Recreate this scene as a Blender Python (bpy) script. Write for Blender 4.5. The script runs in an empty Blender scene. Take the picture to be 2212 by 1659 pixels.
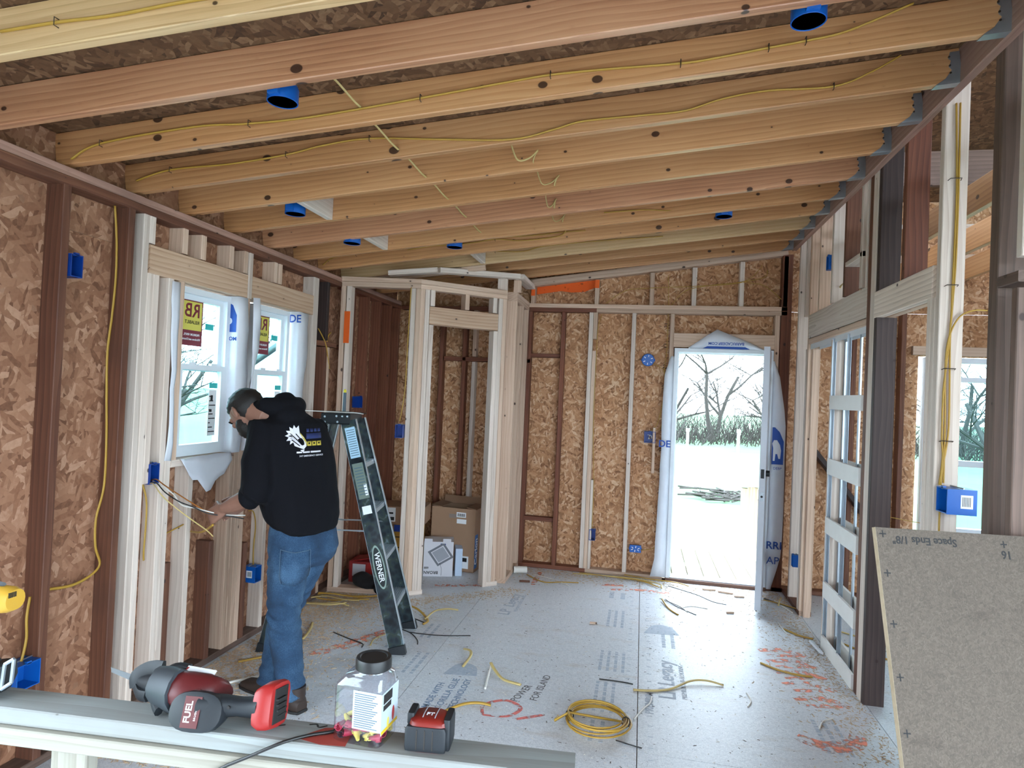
import bpy, bmesh, math, random
from mathutils import Vector, Matrix, Euler, noise
random.seed(11)
sc = bpy.context.scene
C = sc.collection
V = Vector
PI = math.pi

# ------------------------------------------------------------------ camera
cam = bpy.data.cameras.new('camera')
cam.sensor_fit = 'HORIZONTAL'; cam.sensor_width = 36.0
cam.lens = 1372.69 / 2212 * 36.0
cam.clip_start = 0.05; cam.clip_end = 400
camo = bpy.data.objects.new('camera', cam); C.objects.link(camo)
FW = V((-0.202503, 0.979161, 0.015359)); RT = V((0.978450, 0.201660, 0.044365)); UP = RT.cross(FW).normalized()
camo.matrix_world = Matrix(((RT.x, UP.x, -FW.x, 0), (RT.y, UP.y, -FW.y, 0), (RT.z, UP.z, -FW.z, 1.6095), (0, 0, 0, 1)))
sc.camera = camo

# ------------------------------------------------------------------ sky and light
SKY = 5.0
w = bpy.data.worlds.new('overcast_sky'); sc.world = w; w.use_nodes = True
nt = w.node_tree
bg = nt.nodes['Background']
bg.inputs['Color'].default_value = (0.72, 0.87, 1.0, 1)
bg.inputs['Strength'].default_value = SKY

sc.view_settings.view_transform = 'Standard'
sc.view_settings.look = 'None'
sc.view_settings.gamma = 1.0
sc.view_settings.use_curve_mapping = False
sc.view_settings.exposure = 1.45
sc.cycles.max_bounces = 7; sc.cycles.diffuse_bounces = 4; sc.cycles.transparent_max_bounces = 16
sc.cycles.sample_clamp_indirect = 8.0
sc.cycles.use_adaptive_sampling = True; sc.cycles.adaptive_threshold = .06

# ------------------------------------------------------------------ materials
def lin(h):
    h = h.lstrip('#'); r = []
    for i in (0, 2, 4):
        c = int(h[i:i+2], 16) / 255
        r.append(c / 12.92 if c <= .04045 else ((c + .055) / 1.055) ** 2.4)
    return (r[0], r[1], r[2], 1)
def newmat(name):
    m = bpy.data.materials.new(name); m.use_nodes = True
    t = m.node_tree; b = t.nodes['Principled BSDF']
    return m, t, b
def N(t, typ, **kw):
    n = t.nodes.new(typ)
    for k, v in kw.items():
        if k in n.inputs.keys(): n.inputs[k].default_value = v
        else: setattr(n, k, v)
    return n
def ramp(t, fac, stops):
    r = t.nodes.new('ShaderNodeValToRGB'); e = r.color_ramp.elements
    while len(e) < len(stops): e.new(.5)
    for i, (p, c) in enumerate(stops): e[i].position = p; e[i].color = c
    t.links.new(fac, r.inputs['Fac']); return r.outputs['Color']
def mixc(t, fac, a, b, mode='MIX'):
    m = t.nodes.new('ShaderNodeMix'); m.data_type = 'RGBA'; m.blend_type = mode
    if hasattr(fac, 'links'): t.links.new(fac, m.inputs[0])
    else: m.inputs[0].default_value = fac
    for s, x in ((6, a), (7, b)):
        if hasattr(x, 'links'): t.links.new(x, m.inputs[s])
        else: m.inputs[s].default_value = x
    return m.outputs[2]
def math_(t, op, a, b=None, c=None, clamp=False):
    m = t.nodes.new('ShaderNodeMath'); m.operation = op; m.use_clamp = clamp
    for i, x in enumerate((a, b, c)):
        if x is None: continue
        if hasattr(x, 'links'): t.links.new(x, m.inputs[i])
        else: m.inputs[i].default_value = x
    return m.outputs[0]
def objcoord(t, off=True):
    co = N(t, 'ShaderNodeTexCoord').outputs['Object']
    if not off: return co
    oi = N(t, 'ShaderNodeObjectInfo')
    cb = N(t, 'ShaderNodeCombineXYZ')
    t.links.new(math_(t, 'MULTIPLY', oi.outputs['Random'], 37.0), cb.inputs[0])
    t.links.new(math_(t, 'MULTIPLY', oi.outputs['Random'], 1.7), cb.inputs[1])
    t.links.new(math_(t, 'MULTIPLY', oi.outputs['Random'], 2.9), cb.inputs[2])
    va = N(t, 'ShaderNodeVectorMath', operation='ADD')
    t.links.new(co, va.inputs[0]); t.links.new(cb.outputs[0], va.inputs[1])
    return va.outputs[0]
def mapped(t, v, scale=(1, 1, 1), rot=(0, 0, 0), first=False):
    m = N(t, 'ShaderNodeMapping'); m.inputs['Scale'].default_value = scale; m.inputs['Rotation'].default_value = rot
    if first: m.vector_type = 'TEXTURE'; m.inputs['Scale'].default_value = tuple(1/c for c in scale)
    t.links.new(v, m.inputs['Vector']); return m.outputs[0]
def bump(t, b, h, strength=.3, dist=.002):
    n = N(t, 'ShaderNodeBump'); n.inputs['Strength'].default_value = strength; n.inputs['Distance'].default_value = dist
    t.links.new(h, n.inputs['Height']); t.links.new(n.outputs[0], b.inputs['Normal'])

def wood(name, light, mid, dark, knot='#2b1510', knots=.05, kscale=3.6, rough=.68, stain=None, spec=.5):
    """sawn lumber, grain along local X"""
    m, t, b = newmat(name)
    v = objcoord(t)
    nz = N(t, 'ShaderNodeTexNoise', Scale=1.0, Detail=2); t.links.new(mapped(t, v, (1.1, 5, 5)), nz.inputs['Vector'])
    wv = N(t, 'ShaderNodeTexWave', wave_type='RINGS', rings_direction='X', wave_profile='SAW')
    wv.inputs['Scale'].default_value = 14; wv.inputs['Distortion'].default_value = 7; wv.inputs['Detail'].default_value = 1.5
    wv.inputs['Detail Scale'].default_value = .55; wv.inputs['Detail Roughness'].default_value = .4
    t.links.new(mapped(t, v, (.22, 1, 1)), wv.inputs['Vector'])
    fine = N(t, 'ShaderNodeTexNoise', Scale=1.0, Detail=3); t.links.new(mapped(t, v, (5, 190, 190)), fine.inputs['Vector'])
    g = math_(t, 'ADD', math_(t, 'MULTIPLY', wv.outputs['Fac'], .26), math_(t, 'MULTIPLY', nz.outputs['Fac'], .5))
    g = math_(t, 'ADD', g, math_(t, 'MULTIPLY', fine.outputs['Fac'], .32))
    col = ramp(t, g, [(.25, lin(light)), (.58, lin(mid)), (.92, lin(dark))])
    # knots, counted on the face
    sp = N(t, 'ShaderNodeSeparateXYZ'); t.links.new(v, sp.inputs[0])
    cb = N(t, 'ShaderNodeCombineXYZ'); t.links.new(math_(t, 'MULTIPLY', sp.outputs[0], .72), cb.inputs[0])
    t.links.new(math_(t, 'ADD', sp.outputs[1], sp.outputs[2]), cb.inputs[1])
    vo = N(t, 'ShaderNodeTexVoronoi', Scale=kscale); vo.voronoi_dimensions = '2D'
    t.links.new(cb.outputs[0], vo.inputs['Vector'])
    rs = N(t, 'ShaderNodeSeparateColor'); t.links.new(vo.outputs['Color'], rs.inputs[0])
    rad = math_(t, 'SUBTRACT', math_(t, 'MULTIPLY', math_(t, 'POWER', rs.outputs[0], 3.0), knots), .012)
    d = math_(t, 'SUBTRACT', vo.outputs['Distance'], rad)
    k = math_(t, 'MULTIPLY', math_(t, 'SUBTRACT', .012, d), 55, clamp=True)
    halo = math_(t, 'MULTIPLY', math_(t, 'SUBTRACT', .07, d), 7, clamp=True)
    col = mixc(t, math_(t, 'MULTIPLY', halo, .35), col, lin(dark))
    col = mixc(t, math_(t, 'MULTIPLY', k, .9), col, lin(knot))
    oi = N(t, 'ShaderNodeObjectInfo')
    hs = N(t, 'ShaderNodeHueSaturation')
    t.links.new(math_(t, 'ADD', .86, math_(t, 'MULTIPLY', oi.outputs['Random'], .26)), hs.inputs['Value'])
    t.links.new(col, hs.inputs['Color']); col = hs.outputs[0]
    if stain:
        st = N(t, 'ShaderNodeTexNoise', Scale=2.4, Detail=5); t.links.new(v, st.inputs['Vector'])
        col = mixc(t, math_(t, 'MULTIPLY', math_(t, 'SUBTRACT', st.outputs['Fac'], .5), 4, clamp=True), col, lin(stain))
    t.links.new(col, b.inputs['Base Color']); b.inputs['Roughness'].default_value = rough; b.inputs['Specular IOR Level'].default_value = spec
    bump(t, b, g, .12, .001)
    return m

def osb(name, cols, su=11, sv=42, rough=.7, bstr=.5, seedrot=0.0, dirt=None):
    """pressed flakes, flat in local XY"""
    m, t, b = newmat(name)
    v = objcoord(t)
    wn = N(t, 'ShaderNodeTexNoise', Scale=9, Detail=2); t.links.new(v, wn.inputs['Vector'])
    wm = N(t, 'ShaderNodeVectorMath', operation='MULTIPLY_ADD'); wm.inputs[1].default_value = (.035, .035, 0)
    t.links.new(wn.outputs['Color'], wm.inputs[0]); t.links.new(v, wm.inputs[2]); v2 = wm.outputs[0]
    hs, gs = [], []
    for i, a in enumerate((.35, -.75, 1.35)):
        vo = N(t, 'ShaderNodeTexVoronoi', Scale=1.0); vo.voronoi_dimensions = '2D'
        sc_ = 1.0 + .25 * i
        t.links.new(mapped(t, v2, (su * sc_, sv * sc_, 1), (0, 0, a + seedrot), True), vo.inputs['Vector'])
        s = N(t, 'ShaderNodeSeparateColor'); t.links.new(vo.outputs['Color'], s.inputs[0])
        hs.append(s.outputs[0]); gs.append(s.outputs[1])
    h, g = hs[0], gs[0]
    for i in range(1, 3):
        sel = math_(t, 'GREATER_THAN', hs[i], h)
        mx = N(t, 'ShaderNodeMix'); t.links.new(sel, mx.inputs[0]); t.links.new(g, mx.inputs[2]); t.links.new(gs[i], mx.inputs[3])
        g = mx.outputs[0]; h = math_(t, 'MAXIMUM', h, hs[i])
    fn = N(t, 'ShaderNodeTexNoise', Scale=60, Detail=4); t.links.new(v, fn.inputs['Vector'])
    f = math_(t, 'ADD', math_(t, 'MULTIPLY', g, .72), math_(t, 'MULTIPLY', fn.outputs['Fac'], .34))
    n = len(cols)
    col = ramp(t, f, [(.12 + .78 * i / (n - 1), lin(c)) for i, c in enumerate(cols)])
    # dark gaps where the top flake sits low
    gap = math_(t, 'MULTIPLY', math_(t, 'SUBTRACT', .42, h), 2.4, clamp=True)
    col = mixc(t, gap, col, lin(cols[0]))
    if dirt:
        dn = N(t, 'ShaderNodeTexNoise', Scale=3.2, Detail=6); dn.inputs['Roughness'].default_value = .7
        t.links.new(mapped(t, v, (1, 2.6, 1)), dn.inputs['Vector'])
        col = mixc(t, math_(t, 'MULTIPLY', math_(t, 'SUBTRACT', dn.outputs['Fac'], .55), 3.2, clamp=True), col, lin(dirt))
    t.links.new(col, b.inputs['Base Color']); b.inputs['Roughness'].default_value = rough
    bump(t, b, math_(t, 'ADD', h, math_(t, 'MULTIPLY', fn.outputs['Fac'], .3)), bstr, .003)
    return m

def plain(name, col, rough=.5, metal=0, nscale=0, ncol=None, namt=.5, bstr=0, coat=0, spec=None):
    m, t, b = newmat(name)
    b.inputs['Roughness'].default_value = rough; b.inputs['Metallic'].default_value = metal
    if coat: b.inputs['Coat Weight'].default_value = coat
    if spec is not None: b.inputs['Specular IOR Level'].default_value = spec
    v = objcoord(t)
    ns = N(t, 'ShaderNodeTexNoise', Scale=nscale or 30, Detail=4); t.links.new(v, ns.inputs['Vector'])
    c2 = lin(ncol) if ncol else tuple(list(x * .88 for x in lin(col)[:3]) + [1])
    c = mixc(t, math_(t, 'MULTIPLY', ns.outputs['Fac'], namt), lin(col), c2)
    t.links.new(c, b.inputs['Base Color'])
    if bstr: bump(t, b, ns.outputs['Fac'], bstr, .003)
    return m

M = {}
M['pine'] = wood('new_pine', '#d9bfa9', '#caac95', '#a38069', knots=.06, kscale=5)
M['pine_white'] = wood('pale_spruce', '#e3d5c9', '#d5c4b6', '#b39c8c', knots=.05, kscale=5)
M['joist'] = wood('yellow_pine_joist', '#d3a273', '#c08a5a', '#925b34', knots=.13, kscale=7, rough=.38, spec=.8)
M['joist_red'] = wood('reddish_pine_joist', '#d2a07a', '#bb8460', '#8a543a', knots=.12, kscale=6.5, rough=.38, spec=.8)
M['joist_pale'] = wood('pale_pine_joist', '#dcbd92', '#caa577', '#9e774a', knots=.12, kscale=6.5, rough=.38, spec=.8)
M['header'] = wood('heavy_grain_pine', '#dbc0a6', '#c5a285', '#8c664c', knots=.05, kscale=5)
M['header_grey'] = wood('grey_grain_pine', '#efe3d8', '#e0cfc0', '#a88f80', knots=.05, kscale=5)
M['old'] = wood('old_brown_lumber', '#80563f', '#683f2d', '#42241a', knots=.06, kscale=5, stain='#553629')
M['old_pink'] = wood('pinkish_old_lumber', '#b99484', '#a27c6d', '#745244', knots=.06, kscale=5, stain='#8a6a5e')
M['old_red'] = wood('old_red_brown_lumber', '#8a553c', '#71402d', '#4b271b', knots=.06, kscale=5)
M['old_grey'] = wood('weathered_lumber', '#7b6257', '#655045', '#453630', knots=.06, kscale=5, stain='#4c3c35')
M['old_dark'] = wood('dark_smoked_lumber', '#493936', '#362825', '#1f1615', knots=.05, kscale=5)
M['deck'] = wood('deck_board', '#d3cdc0', '#c4bcac', '#a39a88', knots=.03)
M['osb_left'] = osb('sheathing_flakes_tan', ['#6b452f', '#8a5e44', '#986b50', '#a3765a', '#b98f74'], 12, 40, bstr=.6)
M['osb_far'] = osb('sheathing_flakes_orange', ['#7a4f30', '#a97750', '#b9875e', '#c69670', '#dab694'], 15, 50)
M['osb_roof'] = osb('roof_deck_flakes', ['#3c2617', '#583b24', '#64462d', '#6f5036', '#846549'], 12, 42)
M['osb_floor'] = osb('subfloor_fine_flakes', ['#b9bcc2', '#c6c9cf', '#ced1d6', '#d5d8dc', '#dee0e4'], 70, 240, rough=.45, bstr=.10, dirt='#b3a598')
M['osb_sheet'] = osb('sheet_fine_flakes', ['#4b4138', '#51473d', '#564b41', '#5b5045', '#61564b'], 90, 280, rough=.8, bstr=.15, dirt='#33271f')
M['steel'] = plain('galvanized_steel', '#b9c2ca', .42, .85, 18, '#8a939b', .6)
M['nail'] = plain('dark_staple_steel', '#4c443e', .5, .6)
M['blue'] = plain('blue_box_plastic', '#0c5fb8', .38, 0, 20, '#0a4fa0', .6)
M['blue_dark'] = plain('dark_blue_box_plastic', '#0d3a8c', .4, 0, 20, '#0a2f78', .6)
M['label'] = plain('white_label', '#eef0f2', .6)
M['ink'] = plain('black_ink', '#1c1a1a', .7)
M['cable'] = plain('yellow_cable_sheath', '#b8913a', .45, 0, 25, '#a17a2a', .5)
M['cable_pale'] = plain('pale_yellow_cable_sheath', '#cdb67a', .45, 0, 25, '#b59a5a', .5)
M['wire_white'] = plain('white_wire', '#e6e2da', .45)
M['wire_black'] = plain('black_wire', '#1f1e1e', .4)
M['copper'] = plain('bare_copper', '#b87333', .35, .9)
M['orange_paint'] = plain('orange_spray_paint', '#f0661c', .7)
M['vinyl'] = plain('white_vinyl', '#e4e9ee', .35, 0, 5, '#d4dae0', .5)
M['wrap'] = plain('house_wrap', '#e6e8ee', .55, 0, 9, '#cfd3dd', .7, bstr=.5)
M['wrap_blue'] = plain('house_wrap_blue_print', '#1f4fa8', .6)
M['door_white'] = plain('painted_door', '#c9ccd4', .4, 0, 3, '#b9bdc7', .5)
M['black_metal'] = plain('black_hardware', '#26282c', .35, .6)
M['concrete'] = plain('threshold_brown', '#6b4a3c', .6)
def glass():
    m, t, b = newmat('window_glass'); t.nodes.remove(b)
    out = t.nodes['Material Output']
    tr = N(t, 'ShaderNodeBsdfTransparent'); tr.inputs[0].default_value = (.78, .95, .97, 1)
    gl = N(t, 'ShaderNodeBsdfGlossy'); gl.inputs['Roughness'].default_value = .02
    lw = N(t, 'ShaderNodeLayerWeight'); mx = N(t, 'ShaderNodeMixShader')
    fr = math_(t, 'ADD', math_(t, 'MULTIPLY', math_(t, 'POWER', lw.outputs['Facing'], 4.0), .5), .03)
    t.links.new(fr, mx.inputs[0]); t.links.new(tr.outputs[0], mx.inputs[1]); t.links.new(gl.outputs[0], mx.inputs[2])
    t.links.new(mx.outputs[0], out.inputs['Surface']); return m
M['glass'] = glass()

# ------------------------------------------------------------------ mesh helpers
def link(o, parent=None):
    C.objects.link(o)
    if parent: o.parent = parent
    return o
def tag(o, label=None, cat=None, group=None, kind=None):
    if label: o['label'] = label
    if cat: o['category'] = cat
    if group: o['group'] = group
    if kind: o['kind'] = kind
    return o
def empty(name, loc=(0, 0, 0), rz=0, parent=None):
    o = bpy.data.objects.new(name, None); o.empty_display_size = .05
    o.location = loc; o.rotation_euler = (0, 0, rz); return link(o, parent)
class MB:
    def __init__(s): s.v = []; s.f = []; s.mi = []; s.cur = 0
    def add(s, vs, fs):
        o = len(s.v); s.v += [tuple(x) for x in vs]
        for f in fs: s.f.append(tuple(i + o for i in f)); s.mi.append(s.cur)
        return s
    def box(s, x0, x1, y0, y1, z0, z1):
        return s.add([(x0,y0,z0),(x1,y0,z0),(x1,y1,z0),(x0,y1,z0),(x0,y0,z1),(x1,y0,z1),(x1,y1,z1),(x0,y1,z1)],
                     [(0,3,2,1),(4,5,6,7),(0,1,5,4),(1,2,6,5),(2,3,7,6),(3,0,4,7)])
    def obox(s, c, ax, ay, az):
        c, ax, ay, az = V(c), V(ax), V(ay), V(az); vs = []
        for dz in (-1, 1):
            for dx, dy in ((-1,-1),(1,-1),(1,1),(-1,1)): vs.append(c + ax*dx + ay*dy + az*dz)
        return s.add(vs, [(0,3,2,1),(4,5,6,7),(0,1,5,4),(1,2,6,5),(2,3,7,6),(3,0,4,7)])
    def prism(s, poly, d, axis=None):
        """poly: 3D points (planar, ordered); d: extrusion vector"""
        n = len(poly); p = [V(q) for q in poly]; d = V(d)
        vs = p + [q + d for q in p]
        return s.add(vs, [tuple(range(n))[::-1], tuple(range(n, 2*n))] + [(i, (i+1) % n, n + (i+1) % n, n + i) for i in range(n)])
    def rings(s, rings, cap=True, closed=False):
        n = len(rings[0]); vs = [q for r in rings for q in r]; fs = []
        m = len(rings)
        for j in range(m - (0 if closed else 1)):
            for i in range(n):
                a = j*n + i; b2 = j*n + (i+1) % n; c2 = ((j+1) % m)*n + (i+1) % n; d2 = ((j+1) % m)*n + i
                fs.append((a, b2, c2, d2))
        if cap and not closed: fs += [tuple(range(n))[::-1], tuple(range((m-1)*n, m*n))]
        return s.add(vs, fs)
    def tube(s, path, r, n=6, flat=1.0, cap=True):
        p = [V(q) for q in path]; rings = []
        rr = r if isinstance(r, (list, tuple)) else [r] * len(p)
        T0 = (p[1] - p[0]).normalized()
        up = V((0, 0, 1)) if abs(T0.z) < .9 else V((1, 0, 0))
        nx = T0.cross(up).normalized()
        for i, q in enumerate(p):
            T = (p[min(i+1, len(p)-1)] - p[max(i-1, 0)]).normalized()
            nx = (nx - T * nx.dot(T)).normalized(); ny = T.cross(nx)
            rings.append([q + nx * math.cos(2*PI*k/n) * rr[i] + ny * math.sin(2*PI*k/n) * rr[i] * flat for k in range(n)])
        return s.rings(rings, cap)
    def cyl(s, a, b, r, n=12, r2=None): return s.tube([a, b], [r, r if r2 is None else r2], n)
    def lathe(s, prof, c=(0,0,0), n=20, ax=((1,0,0),(0,1,0),(0,0,1))):
        X, Y, Z = [V(a) for a in ax]; c = V(c)
        return s.rings([[c + X*(r*math.cos(2*PI*k/n)) + Y*(r*math.sin(2*PI*k/n)) + Z*z for k in range(n)] for r, z in prof])
    def ell(s, c, rx, ry, rz, n=12, m=8, R=None):
        c = V(c); rings = []
        for j in range(m + 1):
            th = PI * (j + .02) / (m + .04); zz = -math.cos(th); rr = math.sin(th)
            ring = []
            for k in range(n):
                q = V((rx*rr*math.cos(2*PI*k/n), ry*rr*math.sin(2*PI*k/n), rz*zz))
                ring.append(c + (R @ q if R else q))
            rings.append(ring)
        return s.rings(rings)
    def mesh(s, name, mats, smooth=False):
        me = bpy.data.meshes.new(name); me.from_pydata(s.v, [], s.f)
        for m_ in (mats if isinstance(mats, (list, tuple)) else [mats]): me.materials.append(m_)
        if len(me.materials) > 1: me.polygons.foreach_set('material_index', s.mi)
        me.update()
        bm = bmesh.new(); bm.from_mesh(me); bmesh.ops.recalc_face_normals(bm, faces=bm.faces); bm.to_mesh(me); bm.free()
        if smooth:
            me.polygons.foreach_set('use_smooth', [True] * len(me.polygons))
            if smooth != 'all': me.set_sharp_from_angle(angle=math.radians(40))
        return me
    def build(s, name, mats, parent=None, smooth=False, loc=None, rot=None):
        o = bpy.data.objects.new(name, s.mesh(name, mats, smooth))
        if loc is not None: o.location = loc
        if rot is not None: o.rotation_euler = rot
        return link(o, parent)

def lumber(name, A, B, t, d, mat, parent=None, up=(0, 0, 1), ch=.003):
    """a sawn board from A to B (centre line), t thick, d deep along up; grain along local X"""
    A, B = V(A), V(B); X = (B - A); ln = X.length; X.normalize()
    Z = V(up); Z = (Z - X * Z.dot(X)).normalized(); Y = Z.cross(X)
    a, b = t/2, d/2; c = min(ch, a*.4)
    sec = [(-a+c,-b),(a-c,-b),(a,-b+c),(a,b-c),(a-c,b),(-a+c,b),(-a,b-c),(-a,-b+c)]
    mb = MB(); mb.rings([[(0, y, z) for y, z in sec], [(ln, y, z) for y, z in sec]])
    o = bpy.data.objects.new(name, mb.mesh(name, mat))
    o.matrix_basis = Matrix(((X.x,Y.x,Z.x,A.x),(X.y,Y.y,Z.y,A.y),(X.z,Y.z,Z.z,A.z),(0,0,0,1)))
    return link(o, parent)
def lum(parent, name, x0, x1, y0, y1, z0, z1, mat):
    dx, dy, dz = x1-x0, y1-y0, z1-z0; cx, cy, cz = (x0+x1)/2, (y0+y1)/2, (z0+z1)/2
    if dz >= dx and dz >= dy: return lumber(name, (cx,cy,z0), (cx,cy,z1), dy, dx, mat, parent, (1,0,0))
    if dx >= dy: return lumber(name, (x0,cy,cz), (x1,cy,cz), dy, dz, mat, parent)
    return lumber(name, (cx,y0,cz), (cx,y1,cz), dx, dz, mat, parent)
def panel(name, O, U, W, rects, t, mat, parent=None):
    """flat sheet: origin O, in-plane axes U, W; rects in (u0,u1,w0,w1); thickness t along U x W"""
    O, U, W = V(O), V(U).normalized(), V(W).normalized(); Nn = U.cross(W)
    mb = MB()
    for (a, b, c, d) in rects: mb.box(a, b, c, d, 0, t)
    o = bpy.data.objects.new(name, mb.mesh(name, mat))
    o.matrix_basis = Matrix(((U.x,W.x,Nn.x,O.x),(U.y,W.y,Nn.y,O.y),(U.z,W.z,Nn.z,O.z),(0,0,0,1)))
    return link(o, parent)
def spline(pts, k=6):
    p = [V(q) for q in pts]; out = []
    for i in range(len(p) - 1):
        p0, p1, p2, p3 = p[max(i-1,0)], p[i], p[i+1], p[min(i+2,len(p)-1)]
        for j in range(k):
            u = j / k
            out.append(.5*((2*p1) + (p2-p0)*u + (2*p0-5*p1+4*p2-p3)*u*u + (3*p1-p0-3*p2+p3)*u**3))
    out.append(p[-1]); return out
_tmp = bpy.data.scenes.new('scratch')
def evaluated_mesh(o):
    _tmp.collection.objects.link(o); vl = _tmp.view_layers[0]
    with bpy.context.temp_override(scene=_tmp, view_layer=vl): dg = bpy.context.evaluated_depsgraph_get()
    dg.update()
    me = bpy.data.meshes.new_from_object(o.evaluated_get(dg)); bpy.data.objects.remove(o); return me
def text_mesh(s, size, extrude=.0004, align='CENTER', bold=False, spacing=1.0):
    cu = bpy.data.curves.new('t', 'FONT'); cu.body = s; cu.size = size; cu.extrude = extrude
    cu.align_x = align; cu.align_y = 'CENTER'; cu.space_character = spacing; cu.resolution_u = 3
    if bold: cu.offset = size * .018
    me = evaluated_mesh(bpy.data.objects.new('t', cu)); bpy.data.curves.remove(cu)
    return me
def text(name, s, size, loc, xdir, ydir, mat, parent=None, mirror=False, sx=1.0, **kw):
    me = text_mesh(s, size, **kw); me.name = name
    if mirror or sx != 1.0:
        for v in me.vertices: v.co.x *= (-sx if mirror else sx)
    me.materials.clear(); me.materials.append(mat)
    X = V(xdir).normalized(); Y = V(ydir); Y = (Y - X*Y.dot(X)).normalized(); Z = X.cross(Y)
    o = bpy.data.objects.new(name, me)
    o.matrix_basis = Matrix(((X.x,Y.x,Z.x,loc[0]),(X.y,Y.y,Z.y,loc[1]),(X.z,Y.z,Z.z,loc[2]),(0,0,0,1)))
    return link(o, parent)
def cable(name, pts, r, mat, label, group=None, cat='cable', flat=.55, k=6, n=6):
    p = spline(pts, k)
    o = MB().tube(p, r, n, flat).build(name, M[mat] if isinstance(mat, str) else mat, None, 'all')
    return tag(o, label, cat, group)

# ------------------------------------------------------------------ room constants (metres)
XL, XR, YD = -2.36, 1.24, 5.886           # inner stud faces: left wall, right wall, far wall
ST = .038; DP = .089
SLO, SKW = .13, .0787                      # ceiling rises to the right; joists run slightly skewed
def zc(x): return 2.485 + SLO * (x - XL)
# ================================================================== FLOOR
floor = tag(MB().box(-2.46, 3.8, -2.6, 5.98, -.25, -.0235).build('floor', M['old_grey']), 'pale subfloor of large panels with printed blue lettering', 'floor', kind='structure')
S1 = -1.181; PW = 1.219
cols = [(-2.46, S1, [-2.6, -.4, 2.03, 4.46, 5.98]), (S1, S1+PW, [-2.6, -.83, 1.6, 4.04, 5.98]), (S1+PW, S1+2*PW, [-2.6, .55, 3.0, 5.44, 5.98]),
        (S1+2*PW, S1+3*PW, [-2.6, -.6, 1.8, 4.25, 5.98]), (S1+3*PW, 3.8, [-2.6, .2, 2.7, 5.98])]
for (a, b, ys) in cols:
    for y0, y1 in zip(ys[:-1], ys[1:]):
        panel('subfloor_panel', (a + .002, y0 + .0015, -.0235), (1,0,0), (0,1,0), [(0, b-a-.004, 0, y1-y0-.003)], .0235, M['osb_floor'], floor)
FB = plain('faded_blue_floor_print', '#8c9cb0', .7, 0, 45, '#c3c7ce', 1.0)
def ftext(s, size, x, y, **kw): text('printed_lettering', s, size, (x, y, .0006), (0,1,0), (-1,0,0), FB, floor, extrude=.0003, **kw)
FD = plain('blue_floor_print', '#6c819c', .7, 0, 60, '#8f9db0', .8)
for s_, y_, x_ in (('MADE WITH', 3.25, -1.02), ('GORILLA GLUE', 3.29, -.955), ('TECHNOLOGY', 3.30, -.89)): text('printed_lettering', s_, .052, (x_, y_, .0006), (0,1,0), (-1,0,0), FD, floor, extrude=.0003, bold=True)
ftext('LP', .12, -.93, 4.62, bold=True); ftext('Legacy', .115, -.93, 4.90, bold=True); ftext('PREMIUM SUB-FLOORING', .035, -.86, 4.85)
ftext('LP Legacy', .13, .20, 3.83, bold=True); ftext('PREMIUM SUB-FLOORING', .04, .29, 3.82); ftext('PREMIUM', .06, .10, 3.5, bold=True)
def fbars(x, y, wd, rows, pitch=.05):
    r_ = random.Random(int((x*7+y*13)*100)); mb = MB()
    for k in range(rows):
        p = y - wd/2
        while p < y + wd/2:
            l_ = r_.uniform(.015, .06); xx = x + (k-(rows-1)/2)*pitch
            mb.box(xx-pitch*.2, xx+pitch*.2, p, min(p+l_, y+wd/2), 0, .0006); p += l_ + .012
    mb.build('printed_stamp', FB, floor)
for a_ in ((-.12,3.98,.30,4,.045),(-.13,4.75,.36,3,.05),(-.14,5.3,.16,2,.09),(-1.33,4.1,.25,2,.05),(-1.25,3.6,.3,2,.05),(-1.48,3.85,.2,2,.05),(-.14,3.5,.35,3,.045),(.97,3.4,.32,3,.05),(-.155,3.13,.2,2,.05),(-.06,2.55,.2,2,.06),(.23,4.5,.40,2,.06)): fbars(*a_)
for y in [i*.1016 for i in range(20, 56)]:
    for x in (-.02, .10):
        MB().box(x-.012, x+.012, y-.002, y+.002, 0, .0006).build('printed_tick', FB, floor)
for pts in [((-1.05,3.50),(-.96,3.68),(-.86,3.53)), ((.07,4.52),(.19,4.72),(.31,4.55))]:
    a, b, c = [V((x, y, 0)) for x, y in pts]
    mb = MB()
    p = spline([a, a.lerp(b,.6)+V((-.02,.03,0)), b, c.lerp(b,.6)+V((.03,.02,0)), c], 4)
    mb.prism([q for q in p], (0,0,.0007)).build('printed_emblem', FB, floor)
# hand-written marker note and sprayed marks
MK = plain('faint_marker', '#5d5a5c', .8)
text('marker_note', 'POWER', .06, (-.575, 3.405, .0006), (.25,1,0), (-1,0,0), MK, floor, extrude=.0003)
text('marker_note', 'FOR ISLAND', .058, (-.485, 3.50, .0006), (.1,1,0), (-1,0,0), MK, floor, extrude=.0003)
def paint(name, col, amt):
    m, t, b = newmat(name); v = objcoord(t)
    ns = N(t, 'ShaderNodeTexNoise', Scale=26, Detail=5); t.links.new(v, ns.inputs['Vector'])
    b.inputs['Base Color'].default_value = lin(col); b.inputs['Roughness'].default_value = .8
    t.links.new(math_(t, 'MULTIPLY', math_(t, 'SUBTRACT', ns.outputs['Fac'], 1-amt), 6, clamp=True), b.inputs['Alpha']); return m
M['pk'] = paint('worn_orange_marking', '#ee8f74', .56); M['rd'] = paint('red_marking', '#d8726a', .62)
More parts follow.
